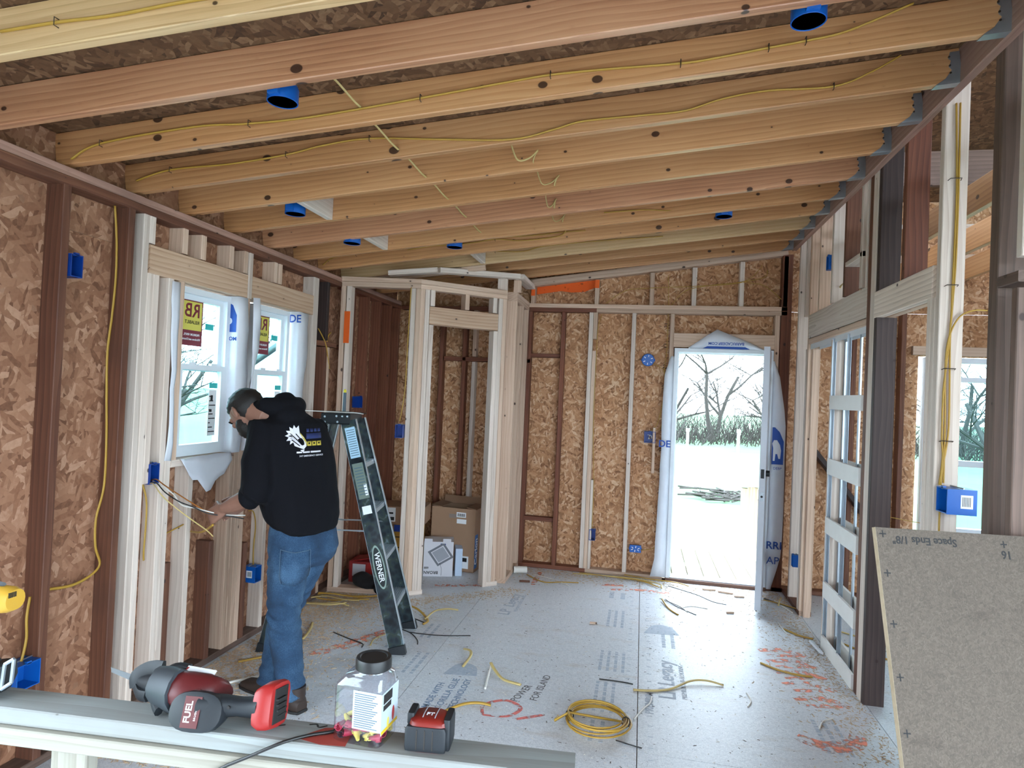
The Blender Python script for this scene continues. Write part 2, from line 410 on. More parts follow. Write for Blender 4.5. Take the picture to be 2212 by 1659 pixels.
def stripe(pts, wd, mat):
    p = spline([(x, y, .0008) for x, y in pts], 5); vs = []; fs = []
    for i, q in enumerate(p):
        T = (p[min(i+1,len(p)-1)] - p[max(i-1,0)]).normalized(); n_ = V((-T.y, T.x, 0)) * wd * (.6 + .4*math.sin(PI*(i+.5)/len(p)))
        vs += [q - n_, q + n_]
    fs = [(2*i, 2*i+1, 2*i+3, 2*i+2) for i in range(len(p)-1)]
    MB().add(vs, fs).build('sprayed_marking', M[mat], floor)
stripe([(-.56,3.12),(-.42,3.21)], .012, 'rd'); stripe([(-.72,3.12),(-.74,3.22),(-.64,3.30),(-.55,3.24),(-.60,3.14),(-.72,3.12)], .012, 'rd')
for (x, y) in [(.95,4.45),(.97,4.28),(.99,4.12),(1.0,3.96),(1.02,3.78)]:
    stripe([(x-.14,y),(x+.02,y+.05),(x+.14,y-.02)], .03, 'pk'); stripe([(x-.1,y-.07),(x+.1,y-.02)], .02, 'pk')
stripe([(.80,3.36),(.92,3.30),(1.06,3.36),(1.10,3.45)], .05, 'pk'); stripe([(.9,2.95),(1.15,2.98)], .04, 'pk')
stripe([(-.35,5.55),(-.1,5.6)], .03, 'pk'); stripe([(-.85,5.75),(-.85,5.35)], .025, 'pk'); stripe([(-.2,5.45),(.1,5.52),(.3,5.5)], .03, 'pk')
stripe([(-1.60,4.0),(-1.75,3.7),(-1.9,3.5)], .05, 'pk'); stripe([(-1.62,5.05),(-1.2,5.2)], .03, 'pk')

# ================================================================== CEILING (roof deck + joists)
ceil = tag(empty('ceiling'), 'sloped ceiling of bare pine joists under flake roof deck', 'ceiling', kind='structure')
for y0 in (-2.6, -2.02, -.8, .42, 1.64, 2.86, 4.08, 5.30):
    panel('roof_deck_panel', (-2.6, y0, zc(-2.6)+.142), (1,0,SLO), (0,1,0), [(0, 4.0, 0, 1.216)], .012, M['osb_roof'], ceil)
JY = [('A',1.70,'joist_pale'),('B',2.06,'joist_red'),('C',2.425,'joist'),('D',2.79,'joist'),('E',3.145,'joist'),('F',3.515,'joist'),('G',3.905,'joist_red'),
      ('H',4.27,'joist'),('I',4.615,'joist'),('J',4.99,'joist_pale'),('K',5.32,'joist'),('L',5.685,'joist')]
JD = {}
def jpt(y0, x, dz=0, dy=0): return V((x, y0 + SKW*x + dy, zc(x) + dz))
for nm, y0, mt in JY:
    JD[nm] = y0
    j = lumber('joist', jpt(y0, -2.448, .0705, -.019), jpt(y0, 1.199, .0705, -.019), ST, .14, M[mt], ceil)
    # galvanised hanger: near plate, far plate, seat
    inv = j.matrix_basis.inverted()
    mb = MB(); L_ = 3.647*1.0115
    for yy in (-.0195, .0195):
        sgn = -1 if yy < 0 else 1
        prof = [(L_-.10,-.0715),(L_,-.0715),(L_,.055),(L_-.035,.055),(L_-.045,.03),(L_-.035,.02),(L_-.045,-.005),(L_-.035,-.018),(L_-.062,-.05)]
        mb.prism([(x, yy, z) for x, z in prof], (0, .0015*sgn, 0))
    mb.box(L_-.10, L_, -.021, .021, -.0735, -.0715)
    h = mb.build('joist_hanger', M['steel'], None); h.parent = j
    nb = MB()
    for zz in (-.03, .0, .035): nb.cyl((L_-.042, -.021, zz), (L_-.042, -.0245, zz), .004, 6)
    nb2 = nb.build('hanger_nail', M['nail'], None); nb2.parent = j
# blocking between joists
for (a, b, x) in (('E','F',-1.80),('G','H',-1.78),('I','J',-1.28)):
    lumber('blocking', jpt(JD[a], x, .07, .002), jpt(JD[b], x, .07, -.04), ST, .138, M['pine_white'], ceil)
# ledger carrying the joist ends
lum(ceil, 'ledger', 1.200, 1.239, -2.6, 5.80, 2.942, 3.125, M['old_pink'])
lum(ceil, 'beam', 1.242, 1.33, -2.6, 2.43, 2.45, 2.94, M['old'])  # unseen drop beam, added to keep sky light off the joists

# ================================================================== LEFT WALL
wl = tag(empty('wall_left'), 'left stud wall with flake sheathing and two window openings', 'wall', kind='structure')
xo, xi = XL - DP, XL
# sheathing panels (u = +Y, v = Z)
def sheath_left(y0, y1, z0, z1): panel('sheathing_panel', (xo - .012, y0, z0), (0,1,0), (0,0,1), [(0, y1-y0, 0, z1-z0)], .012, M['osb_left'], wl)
sheath_left(-2.6, 1.02, 2.2, 2.65); sheath_left(-2.6, -2.3, 0, 2.2); sheath_left(1.02, 2.2, 0, 2.65)  # unseen opening below the first strip, added to light the right wall
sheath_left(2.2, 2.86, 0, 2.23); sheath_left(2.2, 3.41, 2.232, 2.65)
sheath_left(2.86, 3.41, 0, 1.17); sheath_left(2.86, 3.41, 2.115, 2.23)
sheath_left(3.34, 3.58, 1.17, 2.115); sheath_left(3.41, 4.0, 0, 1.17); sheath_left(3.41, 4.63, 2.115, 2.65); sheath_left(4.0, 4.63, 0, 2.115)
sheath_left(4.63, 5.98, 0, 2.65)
# plates
lum(wl, 'top_plate', xo, xi, .3, 5.88, 2.429, 2.467, M['old_pink']); lum(wl, 'top_plate', xo, xi+.004, -.5, 4.62, 2.391, 2.429, M['old'])
lum(wl, 'top_plate', xo, xi, 4.72, 5.88, 2.391, 2.428, M['old_red'])
lum(wl, 'bottom_plate', xo, xi, .3, 5.88, 0, .038, M['old_grey'])
def stl(y0, z0, z1, mat, y1=None, name='stud', d=0, dx=0): return lum(wl, name, xo+dx, xi+d, y0, (y1 if y1 else y0+ST), z0, z1, M[mat])
ZB, ZT = .038, 2.391
stl(1.42, ZB, ZT, 'old'); stl(1.80, ZB, ZT, 'old')
stl(2.165, ZB, ZT, 'old')
stl(2.505, ZB, ZT, 'old')
stl(2.595, ZB, ZT, 'pine_white'); stl(2.634, ZB, 2.115, 'pine_white'); stl(2.634, 2.26, ZT, 'pine_white')
stl(2.673, 1.09, 2.115, 'pine_white')
stl(2.775, ZB, 2.115, 'pine_white'); stl(2.814, ZB, 1.19, 'pine_white'); stl(2.853, ZB, .66, 'old')
stl(2.99, ZB, 1.15, 'pine_white'); stl(3.19, ZB, .70, 'old'); 
for i in range(4): stl(3.335 + i*.040, ZB, 2.115 if i in (1, 2) else 1.17, 'pine')
stl(3.375, 2.26, ZT, 'pine'); stl(3.42, 2.115, ZT, 'pine_white', d=.004)
stl(3.51, ZB, .62, 'old'); stl(3.705, ZB, 1.15, 'pine_white')
stl(2.86, 2.26, ZT, 'pine', y1=2.898); stl(3.0, 2.26, ZT, 'pine', y1=3.01+.03) ; stl(3.24, 2.26, ZT, 'pine'); stl(3.69, 2.26, ZT, 'pine'); stl(3.745, 2.26, ZT, 'pine')
stl(4.02, ZB, 2.115, 'pine'); stl(4.195, ZB, ZT, 'pine_white', y1=4.27); stl(4.40, ZB, 1.90, 'old'); stl(4.44, ZB, 1.90, 'pine'); stl(4.40, 1.95, ZT, 'old_dark')
lum(wl, 'blocking', xo, xi, 4.27, 4.58, 1.905, 1.943, M['old'])
for y, mt in ((4.85,'old_red'),(5.12,'old_red'),(5.38,'old_red'),(5.62,'old_red'),(5.83,'old_red')): stl(y, ZB, ZT, mt)
lum(wl, 'blocking', xo, xi, 4.74, 4.85, 1.905, 1.943, M['old_red'])
# headers and sills
lum(wl, 'header', xi-.038, xi+.002, 2.64, 3.415, 2.115, 2.255, M['header']); lum(wl, 'header', xi-.038, xi+.002, 3.46, 4.195, 2.115, 2.255, M['header'])
lum(wl, 'header', xo, xi-.04, 2.64, 4.195, 2.115, 2.255, M['pine'])
lum(wl, 'sill', xo, xi+.003, 2.855, 3.335, 1.152, 1.19, M['pine_white']); lum(wl, 'sill', xo, xi+.003, 3.5, 4.02, 1.152, 1.19, M['pine_white'])
stl(2.853, 1.19, 2.115, 'pine')

def window_unit(name, y0, y1, z0, z1, label, stickers=True):
    """vinyl double-hung unit set in the left wall; x from inner face outward"""
    r = tag(empty(name, (XL-.045, (y0+y1)/2, z0)), label, 'window', kind='structure')
    wy = (y1-y0)/2; H = z1-z0; f = .032
    mb = MB()
    for (a, b, c, d) in ((-wy, -wy+f, 0, H), (wy-f, wy, 0, H), (-wy+f, wy-f, 0, f), (-wy+f, wy-f, H-f, H)): mb.box(-.06, 0, a, b, c, d)
    mb.build('window_frame', M['vinyl'], r)
    def sash(x, a, b, c, d, nm):
        s = .03; m2 = MB()
        for (p, q, e, g) in ((a, a+s, c, d), (b-s, b, c, d), (a+s, b-s, c, c+s), (a+s, b-s, d-s, d)): m2.box(x-.014, x+.014, p, q, e, g)
        so = m2.build(nm, M['vinyl'], r)
        MB().box(x-.003, x+.003, a+s, b-s, c+s, d-s).build('pane', M['glass'], so); return so
    mid = H*.53
    sash(-.042, -wy+f, wy-f, mid-.02, H-f, 'upper_sash'); lo = sash(-.012, -wy+f, wy-f, f, mid+.015, 'lower_sash')
    for yy in (-.09, .09): MB().box(-.014, .006, yy-.025, yy+.025, mid+.015, mid+.027).build('sash_lock', M['vinyl'], lo)
    return r
W1 = window_unit('window_1', 2.895, 3.335, 1.195, 2.105, 'white double-hung window nearest the camera with reversed sticker')
W2 = window_unit('window_2', 3.565, 3.975, 1.195, 2.105, 'white double-hung window further along, behind the bent worker')
maroon = plain('maroon_sticker', '#7c2433', .5); yellow = plain('yellow_sticker', '#d8cc5a', .5); teal = plain('teal_tape', '#2fb7b4', .5)
for W_, yo in ((W1, -.135), (W2, -.14)):
    # sticker stuck to the outside: lettering reads reversed from inside
    zt = .85; x = -.0365
    MB().box(x, x+.0012, yo-.01, yo+.16, zt-.25, zt+.0).build('sticker', maroon, W_)
    MB().box(x+.0012, x+.0022, yo, yo+.15, zt-.165, zt-.008).build('sticker_field', yellow, W_)
    Xd, Yd = (0, -1, 0), (0, 0, 1)   # mirrored reading direction
    lo = lambda s, sz, z, mt: text('sticker_lettering', s, sz, (x+.0028, yo+.075, zt+z), (0,1,0), (0,0,1), mt, W_, mirror=True, extrude=.0002, bold=True)
    lo('RB', .105, -.06, maroon); lo('RELIABILT', .026, -.122, M['ink']); lo('PREMIUM VINYL', .0175, -.19, M['label']); lo('Windows and Doors', .0165, -.215, M['label'])
    MB().box(-.0365, -.0355, .05, .12, .70, .735).build('tape', teal, W_)
    MB().box(-.0065, -.0058, .07, .135, .10, .36).build('energy_label', M['label'], W_)
    MB().box(-.0065, -.0055, .07, .14, .37, .40).build('tape', teal, W_)
    lab = MB()
    for i in range(9): lab.box(-.0058, -.0053, .075, .13 - .02*(i % 3), .12+i*.025, .126+i*.025)
    lab.box(-.0058, -.0053, .078, .10, .235, .25); lab.box(-.0058, -.0053, .085, .105, .30, .33)
    lab.build('label_print', M['ink'], W_)

# ================================================================== FAR WALL
wf = tag(empty('wall_far'), 'far stud wall with orange flake sheathing and an exterior door opening', 'wall', kind='structure')
ys = YD + DP
DX0, DX1, DZ = .262, 1.10, 2.085
def sheath_far(x0, x1, z0, z1): panel('sheathing_panel', (x1, ys + .012, z0), (-1,0,0), (0,0,1), [(0, x1-x0, 0, z1-z0)], .012, M['osb_far'], wf)
sheath_far(-2.46, -1.28, 0, 2.44); sheath_far(-1.28, -.06, 0, 2.44); sheath_far(-.06, DX0, 0, 2.44); sheath_far(DX0, DX1, DZ, 2.44); sheath_far(DX1, 2.28, 0, 2.44)
sheath_far(-2.46, -.2, 2.442, 3.3); sheath_far(-.2, 2.2, 2.442, 3.6); sheath_far(2.28, 2.92, 0, .60); sheath_far(2.28, 2.92, 2.08, 2.44); sheath_far(2.92, 3.8, 0, 2.44); sheath_far(2.2, 3.8, 2.442, 3.6)
def stf(x0, x1, z0, z1, mat, d=0): return lum(wf, 'stud', x0, x1, YD-d, ys, z0, z1, M[mat])
lum(wf, 'bottom_plate', -2.36, -.46, YD, ys, 0, .038, M['old_red']); lum(wf, 'bottom_plate', -.46, .23, YD, ys, 0, .038, M['pine'])
lum(wf, 'bottom_plate', 1.10, 3.7, YD, ys, 0, .038, M['old'])
lum(wf, 'top_plate', -1.10, 1.20, YD, ys, 2.433, 2.471, M['pine']); lum(wf, 'top_plate', -.45, 1.20, YD, ys, 2.395, 2.433, M['pine']); lum(wf, 'top_plate', -2.36, -.45, YD, ys, 2.395, 2.432, M['old_red'])
ZF = 2.394
stf(-1.085, -1.05, ZB, ZF, 'old_red'); stf(-.772, -.735, ZB, ZF, 'old_red'); stf(-.515, -.478, ZB, ZF, 'pine_white'); stf(-.476, -.440, 2.15, ZF, 'pine'); stf(-.476, -.440, ZB, 2.04, 'pine')
stf(-.438, -.415, ZB, .85, 'pine_white'); stf(-.125, -.088, ZB, ZF, 'pine_white'); stf(.215, .252, ZB, ZF, 'pine'); stf(1.105, 1.145, ZB, ZF, 'pine'); stf(1.15, 1.235, 0.0, 2.93, 'old_red')
stf(.10, .125, .95, 1.36, 'pine', d=.004)
for a, b in ((-1.066,-.775),): lum(wf, 'blocking', a, b, YD+.02, ys, 1.965, 2.0, M['old_red']); lum(wf, 'blocking', -1.068, -.77, YD+.02, ys, .43, .468, M['old_red'])
for x in (-2.2, -1.95, -1.72, -1.40): stf(x, x+ST, ZB, ZF, 'old_red')
stf(-1.62, -1.585, ZB, 1.90, 'pine_white'); stf(-1.33, -1.295, ZB, 1.90, 'pine_white'); stf(-1.62, -1.585, 1.95, ZF, 'pine'); lum(wf, 'blocking', -1.9, -1.05, YD, ys, 1.905, 1.945, M['old_red'])
lum(wf, 'header', .252, 1.105, YD, YD+.04, 2.095, 2.222, M['pine'])
for a, b, mt in ((-1.07,-1.035,'pine'),(-.474,-.436,'pine'),(.022,.062,'pine'),(.392,.432,'pine_white'),(.797,.836,'pine_white'),(1.16,1.20,'pine_white')):
    lum(wf, 'cripple_stud', a, b, YD, ys, 2.471, zc((a+b)/2)-.012-.02, M[mt])
lumber('sloped_plate', (-1.12, YD+.044, zc(-1.12)+.012), (1.19, YD+.044, zc(1.19)+.012), .089, .066, M['pine'], wf)
# sprayed orange on the framing
MB().prism([(-1.03,ys-.0005,zc(-1.03)-.09),(-.80,ys-.0005,zc(-.8)-.085),(-.70,ys-.0005,zc(-.7)-.11),(-.58,ys-.0005,zc(-.58)-.12),(-.478,ys-.0005,zc(-.478)-.09),(-.478,ys-.0005,zc(-.478)-.02),(-1.03,ys-.0005,zc(-1.03)-.02)], (0,-.001,0)).build('sprayed_marking', paint('orange_overspray', '#e8601c', .78), wf)
for a, b in ((-1.071,-1.034),(-.475,-.435)): MB().box(a, b, YD-.0008, YD, zc(a)-.11, zc(a)-.033).build('sprayed_marking', M['orange_paint'], wf)
# seam lettering on the sheathing
for i, ch in enumerate(['21','12','21','12','21','12','21','12','21','12','21']):
    text('panel_print', ch, .05, (.185, ys-.0005, 2.30-i*.19), (0,0,1), (-1,0,0), M['ink'], wf, extrude=.0003)
    text('panel_print', ch, .07, (-1.36, ys-.0005, 2.1-i*.17), (0,0,1), (-1,0,0), M['ink'], wf, extrude=.0003)
for i in range(40): MB().box(.185, .215 if i % 4 else .235, ys-.0008, ys-.0001, .35+i*.05, .353+i*.05).build('panel_tick', M['ink'], wf)

# door opening: frame, threshold, slab
d1 = tag(empty('door_1', ((DX0+DX1)/2, YD, 0)), 'exterior door standing open into the room, daylight beyond', 'door', kind='structure')
hw = (DX1-DX0)/2
mb = MB(); 
for a, b in ((-hw, -hw+.032), (hw-.032, hw)): mb.box(a, b, -.012, .115, .03, DZ); 
mb.box(-hw+.032, hw-.032, -.012, .115, DZ-.032, DZ)
for a, b in ((-hw+.032, -hw+.044), (hw-.044, hw-.032)): mb.box(a, b, .04, .115, .03, DZ-.032)
mb.box(-hw+.044, hw-.044, .04, .115, DZ-.044, DZ-.032)
mb.build('door_frame', M['vinyl'], d1)
MB().box(-hw-.005, hw+.005, -.02, .13, 0, .028).build('threshold', M['concrete'], d1)
MB().box(-hw+.03, hw-.03, .0, .13, .028, .036).build('threshold_cap', M['steel'], d1)
hx, hy = hw-.034, .012
sl = bpy.data.objects.new('door_slab', None)
ang = math.atan2(-.665, -.135)      # slab direction from the hinge
mb = MB(); Ls = .70
mb.box(0, Ls, -.0225, .0225, .035, 2.06)
slab = mb.build('door_slab', M['door_white'], d1, loc=(hx-.005, hy-.03, 0), rot=(0,0,ang))
mbp = MB()
for (a, b, c, d) in ((.11,.32,.2,.85),(.38,.59,.2,.85),(.11,.32,1.02,1.9),(.38,.59,1.02,1.9)):
    for yy in (-.0245, .0225): mbp.box(a, b, yy, yy+.002, c, d)
o = mbp.build('door_panel_mould', M['door_white'], None); o.parent = slab
for z, r in ((1.08, .02), (.905, .014)):
    m2 = MB(); m2.box(Ls, Ls+.0015, -.0125, .0125, z-.035, z+.035); o = m2.build('latch_plate', M['black_metal'] if z > 1 else M['steel'], None); o.parent = slab
    m3 = MB(); m3.cyl((Ls, 0, z), (Ls+.004, 0, z), .009, 10); o = m3.build('latch_hole', M['ink'], None); o.parent = slab
m2 = MB(); m2.cyl((Ls-.06,.0225,1.08),(Ls-.06,.05,1.08),.024,14); o = m2.build('lock_rose', M['black_metal'], None, True); o.parent = slab
for z in (.3, 1.12, 1.83):
    MB().box(hw-.045, hw-.028, -.03, .0, z-.045, z+.045).build('hinge', M['black_metal'], d1)
MB().tube([(Ls*.3,-.01,.035),(Ls-.02,-.01,.028)], .006, 6).build('door_sweep', M['ink'], None).parent = slab

# ================================================================== RIGHT WALL
wr = tag(empty('wall_right'), 'right partition of new and smoke-darkened studs with two door openings', 'wall', kind='structure')
def strr(y0, z0, z1, mat, y1=None, x0=XR, x1=XR+DP, name='stud'): return lum(wr, name, x0, x1, y0, y1 if y1 else y0+ST, z0, z1, M[mat])
TOPR = 3.22
strr(5.64, 0, 3.1, 'pine_white'); strr(5.28, 0, TOPR, 'pine'); strr(5.32, 0, 2.06, 'pine_white'); strr(5.42, 2.33, TOPR, 'pine_white')
strr(5.02, 2.33, TOPR, 'pine'); strr(4.70, 2.33, TOPR, 'pine_white'); strr(4.42, 2.33, TOPR, 'old'); strr(4.10, 2.33, TOPR, 'pine_white')
strr(4.015, 2.14, TOPR, 'pine_white', y1=4.04); 
strr(3.935, 0, TOPR, 'old', y1=3.985, x1=XR+.10); strr(3.862, 0, TOPR, 'pine_white', y1=3.932); strr(3.82, 0, 2.118, 'old_dark', y1=3.858, x1=XR+.105)
strr(3.80, 2.265, TOPR, 'old_dark', y1=3.845, x1=XR+.105); strr(3.46, 2.265, TOPR, 'old_red', y1=3.50, x1=XR+.105)
strr(3.145, 0, 2.118, 'pine_white'); strr(3.06, 0, TOPR, 'pine_white', y1=3.10, x1=XR+.095); strr(3.102, 0, 2.118, 'pine_white', y1=3.138)
strr(2.60, 0, TOPR, 'old_grey', y1=2.66, x1=XR+.10); strr(2.47, 0, 2.05, 'old_grey', y1=2.508); strr(2.47, 2.16, TOPR, 'pine_white', y1=2.508, x0=XR+.01)
lum(wr, 'blocking', XR, XR+DP, 2.47, 2.60, 2.07, 2.11, M['old_grey'])
lum(wr, 'header', XR, XR+.038, 3.99, 5.30, 2.14, 2.322, M['header_grey']); lum(wr, 'header', XR, XR+.038, 3.14, 3.862, 2.118, 2.265, M['header_grey'])
lum(wr, 'header', XR+.05, XR+.088, 3.14, 3.862, 2.118, 2.265, M['pine']); lum(wr, 'header', XR+.05, XR+.088, 3.99, 5.30, 2.14, 2.322, M['pine'])
lum(wr, 'bottom_plate', XR, XR+DP, 2.47, 3.14, 0, .038, M['pine']); lum(wr, 'bottom_plate', XR, XR+DP, 5.28, 5.88, 0, .038, M['old'])
lum(wr, 'sill', XR, XR+DP, 4.10, 4.42, 2.52, 2.55, M['pine_white'])

# the room beyond
wk = tag(empty('wall_back_added'), 'back wall behind the camera', 'wall', kind='structure')
panel('sheathing_panel', (-2.46, -2.6, 0), (1,0,0), (0,0,1), [(0, 2.7, 0, 3.2), (2.7, 6.2, 2.75, 3.4)], .012, M['osb_left'], wk)  # added wall, left open at right so light enters only from there
wb = tag(empty('wall_outer'), 'outer wall of the neighbouring room, flake sheathing and dark studs', 'wall', kind='structure')
for y0 in (1.02, 2.24, 3.46, 4.68):
    panel('sheathing_panel', (3.70, y0, 0), (0,0,1), (0,1,0), [(0, 3.0, .001, 1.218)], .012, M['osb_left'], wb)
for i in range(12): lum(wb, 'stud', 3.60, 3.69, .9+i*.42, .94+i*.42, .038, 2.6, M['old_dark' if i % 3 else 'old'])
lum(wb, 'top_plate', 3.60, 3.69, -.5, 5.88, 2.6, 2.64, M['old']); lum(wb, 'bottom_plate', 3.60, 3.69, -.5, 5.88, 0, .038, M['old'])
for x in (1.62, 2.0, 2.4, 2.8, 3.2): stf_ = lum(wf, 'stud', x+.11, x+.148, YD, ys, .038, .58 if 2.2 < x+.13 < 2.9 else 2.6, M['old'])
cb2 = tag(empty('ceiling_beyond'), 'dark joists over the neighbouring room', 'ceiling', kind='structure')
for x in (1.64, 2.02, 2.42, 2.82, 3.22): lum(cb2, 'joist', x, x+ST, 1.2, 5.88, 2.66, 2.82, M['joist'])
lum(cb2, 'beam', 1.34, 3.6, 4.46, 4.50, 3.05, 3.27, M['old_grey']); lum(cb2, 'beam', 1.34, 3.6, 4.9, 4.94, 2.86, 2.92, M['pine_white']); lum(cb2, 'top_plate', 1.34, 3.6, YD-.005, ys, 2.84, 2.93, M['pine'])
panel('roof_deck_panel', (1.24, -2.6, 3.42), (1,0,-.02), (0,1,0), [(0, 2.6, 0, 8.7)], .012, M['osb_roof'], cb2)
w3 = tag(empty('window_3', (2.60, YD+.02, .62)), 'tall white window of the neighbouring room seen between dark studs', 'window', kind='structure')
mb = MB()
for (a, b, c, d) in ((-.30,-.26,0,1.45),(.26,.30,0,1.45),(-.26,.26,0,.04),(-.26,.26,1.405,1.45),(-.26,.26,.55,.60),(-.26,.26,1.25,1.29)): mb.box(a, b, 0, .06, c, d)
mb.build('window_frame', M['vinyl'], w3); MB().box(-.26, .26, .028, .033, .04, 1.40).build('pane', M['glass'], w3)
lum(wf, 'header', 2.2, 3.0, YD, YD+.04, 2.085, 2.16, M['pine'])
lumber('brace', (1.36, YD-.02, 1.35), (2.2, YD-.02, .30), .038, .14, M['old_dark'], wf, (0,1,0))

# ================================================================== PANTRY WALLS (diagonal corner closet)
wc = tag(empty('wall_closet'), 'new pine framing of the diagonal corner closet', 'wall', kind='structure')
def wseg(A, B, sec_d=DP):
    A, B = V((A[0], A[1], 0)), V((B[0], B[1], 0)); d = (B - A).normalized(); n = V((-d.y, d.x, 0)); return A, B, d, n
def plate(A, B, z, mat, name='top_plate', h=.038):
    A, B, d, n = wseg(A, B); c = n * (DP/2)
    return lumber(name, A + c + V((0,0,z+h/2)), B + c + V((0,0,z+h/2)), DP, h, M[mat], wc)
def cst(A, B, s, z0, z1, mat, wd=ST, name='stud'):
    A, B, d, n = wseg(A, B); q = A + d*(s + wd/2) + n*(DP/2)
    return lumber(name, q + V((0,0,z0)), q + V((0,0,z1)), wd, DP, M[mat], wc, n)
P0, P1, P2, P3 = (-2.36, 4.615), (-1.735, 4.715), (-1.15, 5.215), (-1.082, 5.30)
ZC = 2.40
for z in (2.40, 2.439): plate(P0, P1, z, 'pine')
plate(P0, P1, 0, 'pine', 'bottom_plate')
cst(P0, P1, .0, .038, ZC, 'pine'); cst(P0, P1, .045, .038, ZC, 'pine_white'); cst(P0, P1, .555, .038, ZC, 'pine_white'); cst(P0, P1, .595, .038, ZC, 'pine')
MB().box(-2.322, -2.315+.04, 4.612, 4.6145, 1.95, 2.20).build('sprayed_marking', M['orange_paint'], wc)
LD = (V((P2[0],P2[1],0)) - V((P1[0],P1[1],0))).length
for z in (2.40, 2.439): plate(P1, P2, z, 'pine')
for s, mt in ((0.0,'pine'),(.04,'pine_white'),(.08,'pine_white'),(LD-.115,'pine_white'),(LD-.076,'pine_white'),(LD-.038,'pine')):
    cst(P1, P2, s, .038 if s < .1 or s > LD-.1 else .0, ZC if s not in (.08, LD-.115) else 2.125, mt)
cst(P1, P2, .085, 2.275, ZC, 'pine_white'); cst(P1, P2, LD*.5, 2.275, ZC, 'pine'); cst(P1, P2, LD-.13, 2.275, ZC, 'pine_white')
A, B, d, n = wseg(P1, P2)
lumber('header', A + d*.08 + n*.02 + V((0,0,2.20)), A + d*(LD-.078) + n*.02 + V((0,0,2.20)), .038, .14, M['header'], wc)
lumber('header', A + d*.08 + n*.065 + V((0,0,2.20)), A + d*(LD-.078) + n*.065 + V((0,0,2.20)), .038, .14, M['pine'], wc)
lumber('bottom_plate', A + n*.045 + V((0,0,.019)), A + d*.125 + n*.045 + V((0,0,.019)), DP, .038, M['pine_white'], wc)
lumber('bottom_plate', A + d*(LD-.115) + n*.045 + V((0,0,.019)), A + d*(LD+.02) + n*.045 + V((0,0,.019)), DP, .038, M['pine_white'], wc)
P4 = (-1.082, 5.88)
for z in (2.40, 2.439): plate(P3, P4, z, 'pine')
plate(P3, P4, 0, 'pine', 'bottom_plate')
cst(P3, P4, 0, .038, ZC, 'pine'); cst(P3, P4, .28, .038, ZC, 'pine'); cst(P3, P4, .535, .038, ZC, 'pine')
# raised upper plate with short posts
UQ = [(-2.0, 4.70, 2.515), (-1.62, 4.77, 2.555), (-1.075, 5.25, 2.60)]
lumber('upper_plate', UQ[0], UQ[1], .089, .038, M['pine_white'], wc); lumber('upper_plate', UQ[1], UQ[2], .089, .04, M['pine_white'], wc)
lumber('upper_plate', (-1.06, 5.24, 2.60), (-1.08, 5.88, 2.62), .089, .04, M['pine_white'], wc)
lumber('post', (-1.20, 5.24, 2.478), (-1.20, 5.24, 2.58), .075, .07, M['pine_white'], wc, (0,1,0)); lumber('post', (-1.09, 5.33, 2.478), (-1.09, 5.33, 2.58), .06, .05, M['pine'], wc, (0,1,0))
lumber('ceiling_nailer', (-2.34, 4.86, 2.50), (-1.28, 4.92, 2.635), .04, .089, M['pine'], wc)
# ================================================================== OUTSIDE
grass = plain('short_grass', '#42684a', .9, 0, 1.3, '#59704f', .9, bstr=.4)
gr = MB(); n = 40
def gz(x, y):
    d = max(0, math.hypot(x-.6, y-2.5) - 8); return -.62 + .012*d + .25*noise.noise((x*.12, y*.12, 0)) * min(1, d/10)
for i in range(n+1):
    for j in range(n+1):
        x = -60 + 120*i/n; y = -30 + 110*j/n; gr.v.append((x, y, gz(x, y)))
for i in range(n):
    for j in range(n):
        a = i*(n+1)+j; gr.f.append((a, a+n+1, a+n+2, a+1)); gr.mi.append(0)
tag(gr.build('ground', grass, None, 'all'), 'bright lawn seen through the open door', 'ground', kind='structure')
gv = MB(); gv.add([(-9,-14,gz(-9,-14)+.30),(12,-14,gz(12,-14)+.30),(12,5.6,-.55),(3.9,5.6,-.55),(3.9,-2.7,-.55),(-9,-2.7,-.55)], [(0,1,2,3,4,5)]); tag(gv.build('unseen_bounce_ground', plain('bounce_ground_surface', '#8f8c86', .95, 0, 25, '#73706a', .8, bstr=.6)), 'pale gravel drive around the near side of the house', 'ground', kind='structure')  # unseen pale ground, added to bounce daylight onto ceiling and joists
dk = tag(empty('deck'), 'pale plank deck outside the exterior door', 'deck', kind='structure')
for i in range(14): lum(dk, 'deck_board', -.55+i*.15, -.55+i*.15+.136, 6.02, 7.68, -.095, -.06, M['deck'])
for y in (6.1, 6.85, 7.6): lum(dk, 'deck_joist', -.55, 1.53, y, y+.04, -.24, -.096, M['deck'])
for x in (-.5, 1.4): lum(dk, 'deck_post', x, x+.09, 7.5, 7.59, -.64, -.10, M['deck'])
rl = tag(empty('deck_railing', (1.2, 7.2, -.06)), 'pale wooden stair railing beyond the door', 'railing')
for (x, y, h_) in ((-.02,.40,.72),(.06,-.35,.92)): lum(rl, 'post', x-.045,x+.045,y-.045,y+.045,0,h_, M['deck'])
lumber('handrail', (-.03,.48,.74), (.07,-.44,.86), .12, .036, M['deck'], rl); lumber('bottom_rail', (-.03,.42,.12), (.07,-.38,.12), .036, .09, M['deck'], rl)
for i in range(5): y = .27-i*.13; lum(rl, 'baluster', .0+.012*i-.018,.0+.012*i+.018,y-.018,y+.018,.1,.78, M['deck'])
bark = plain('grey_bark', '#3c3834', .9, 0, 3, '#2b2825', .8)
TM = {}
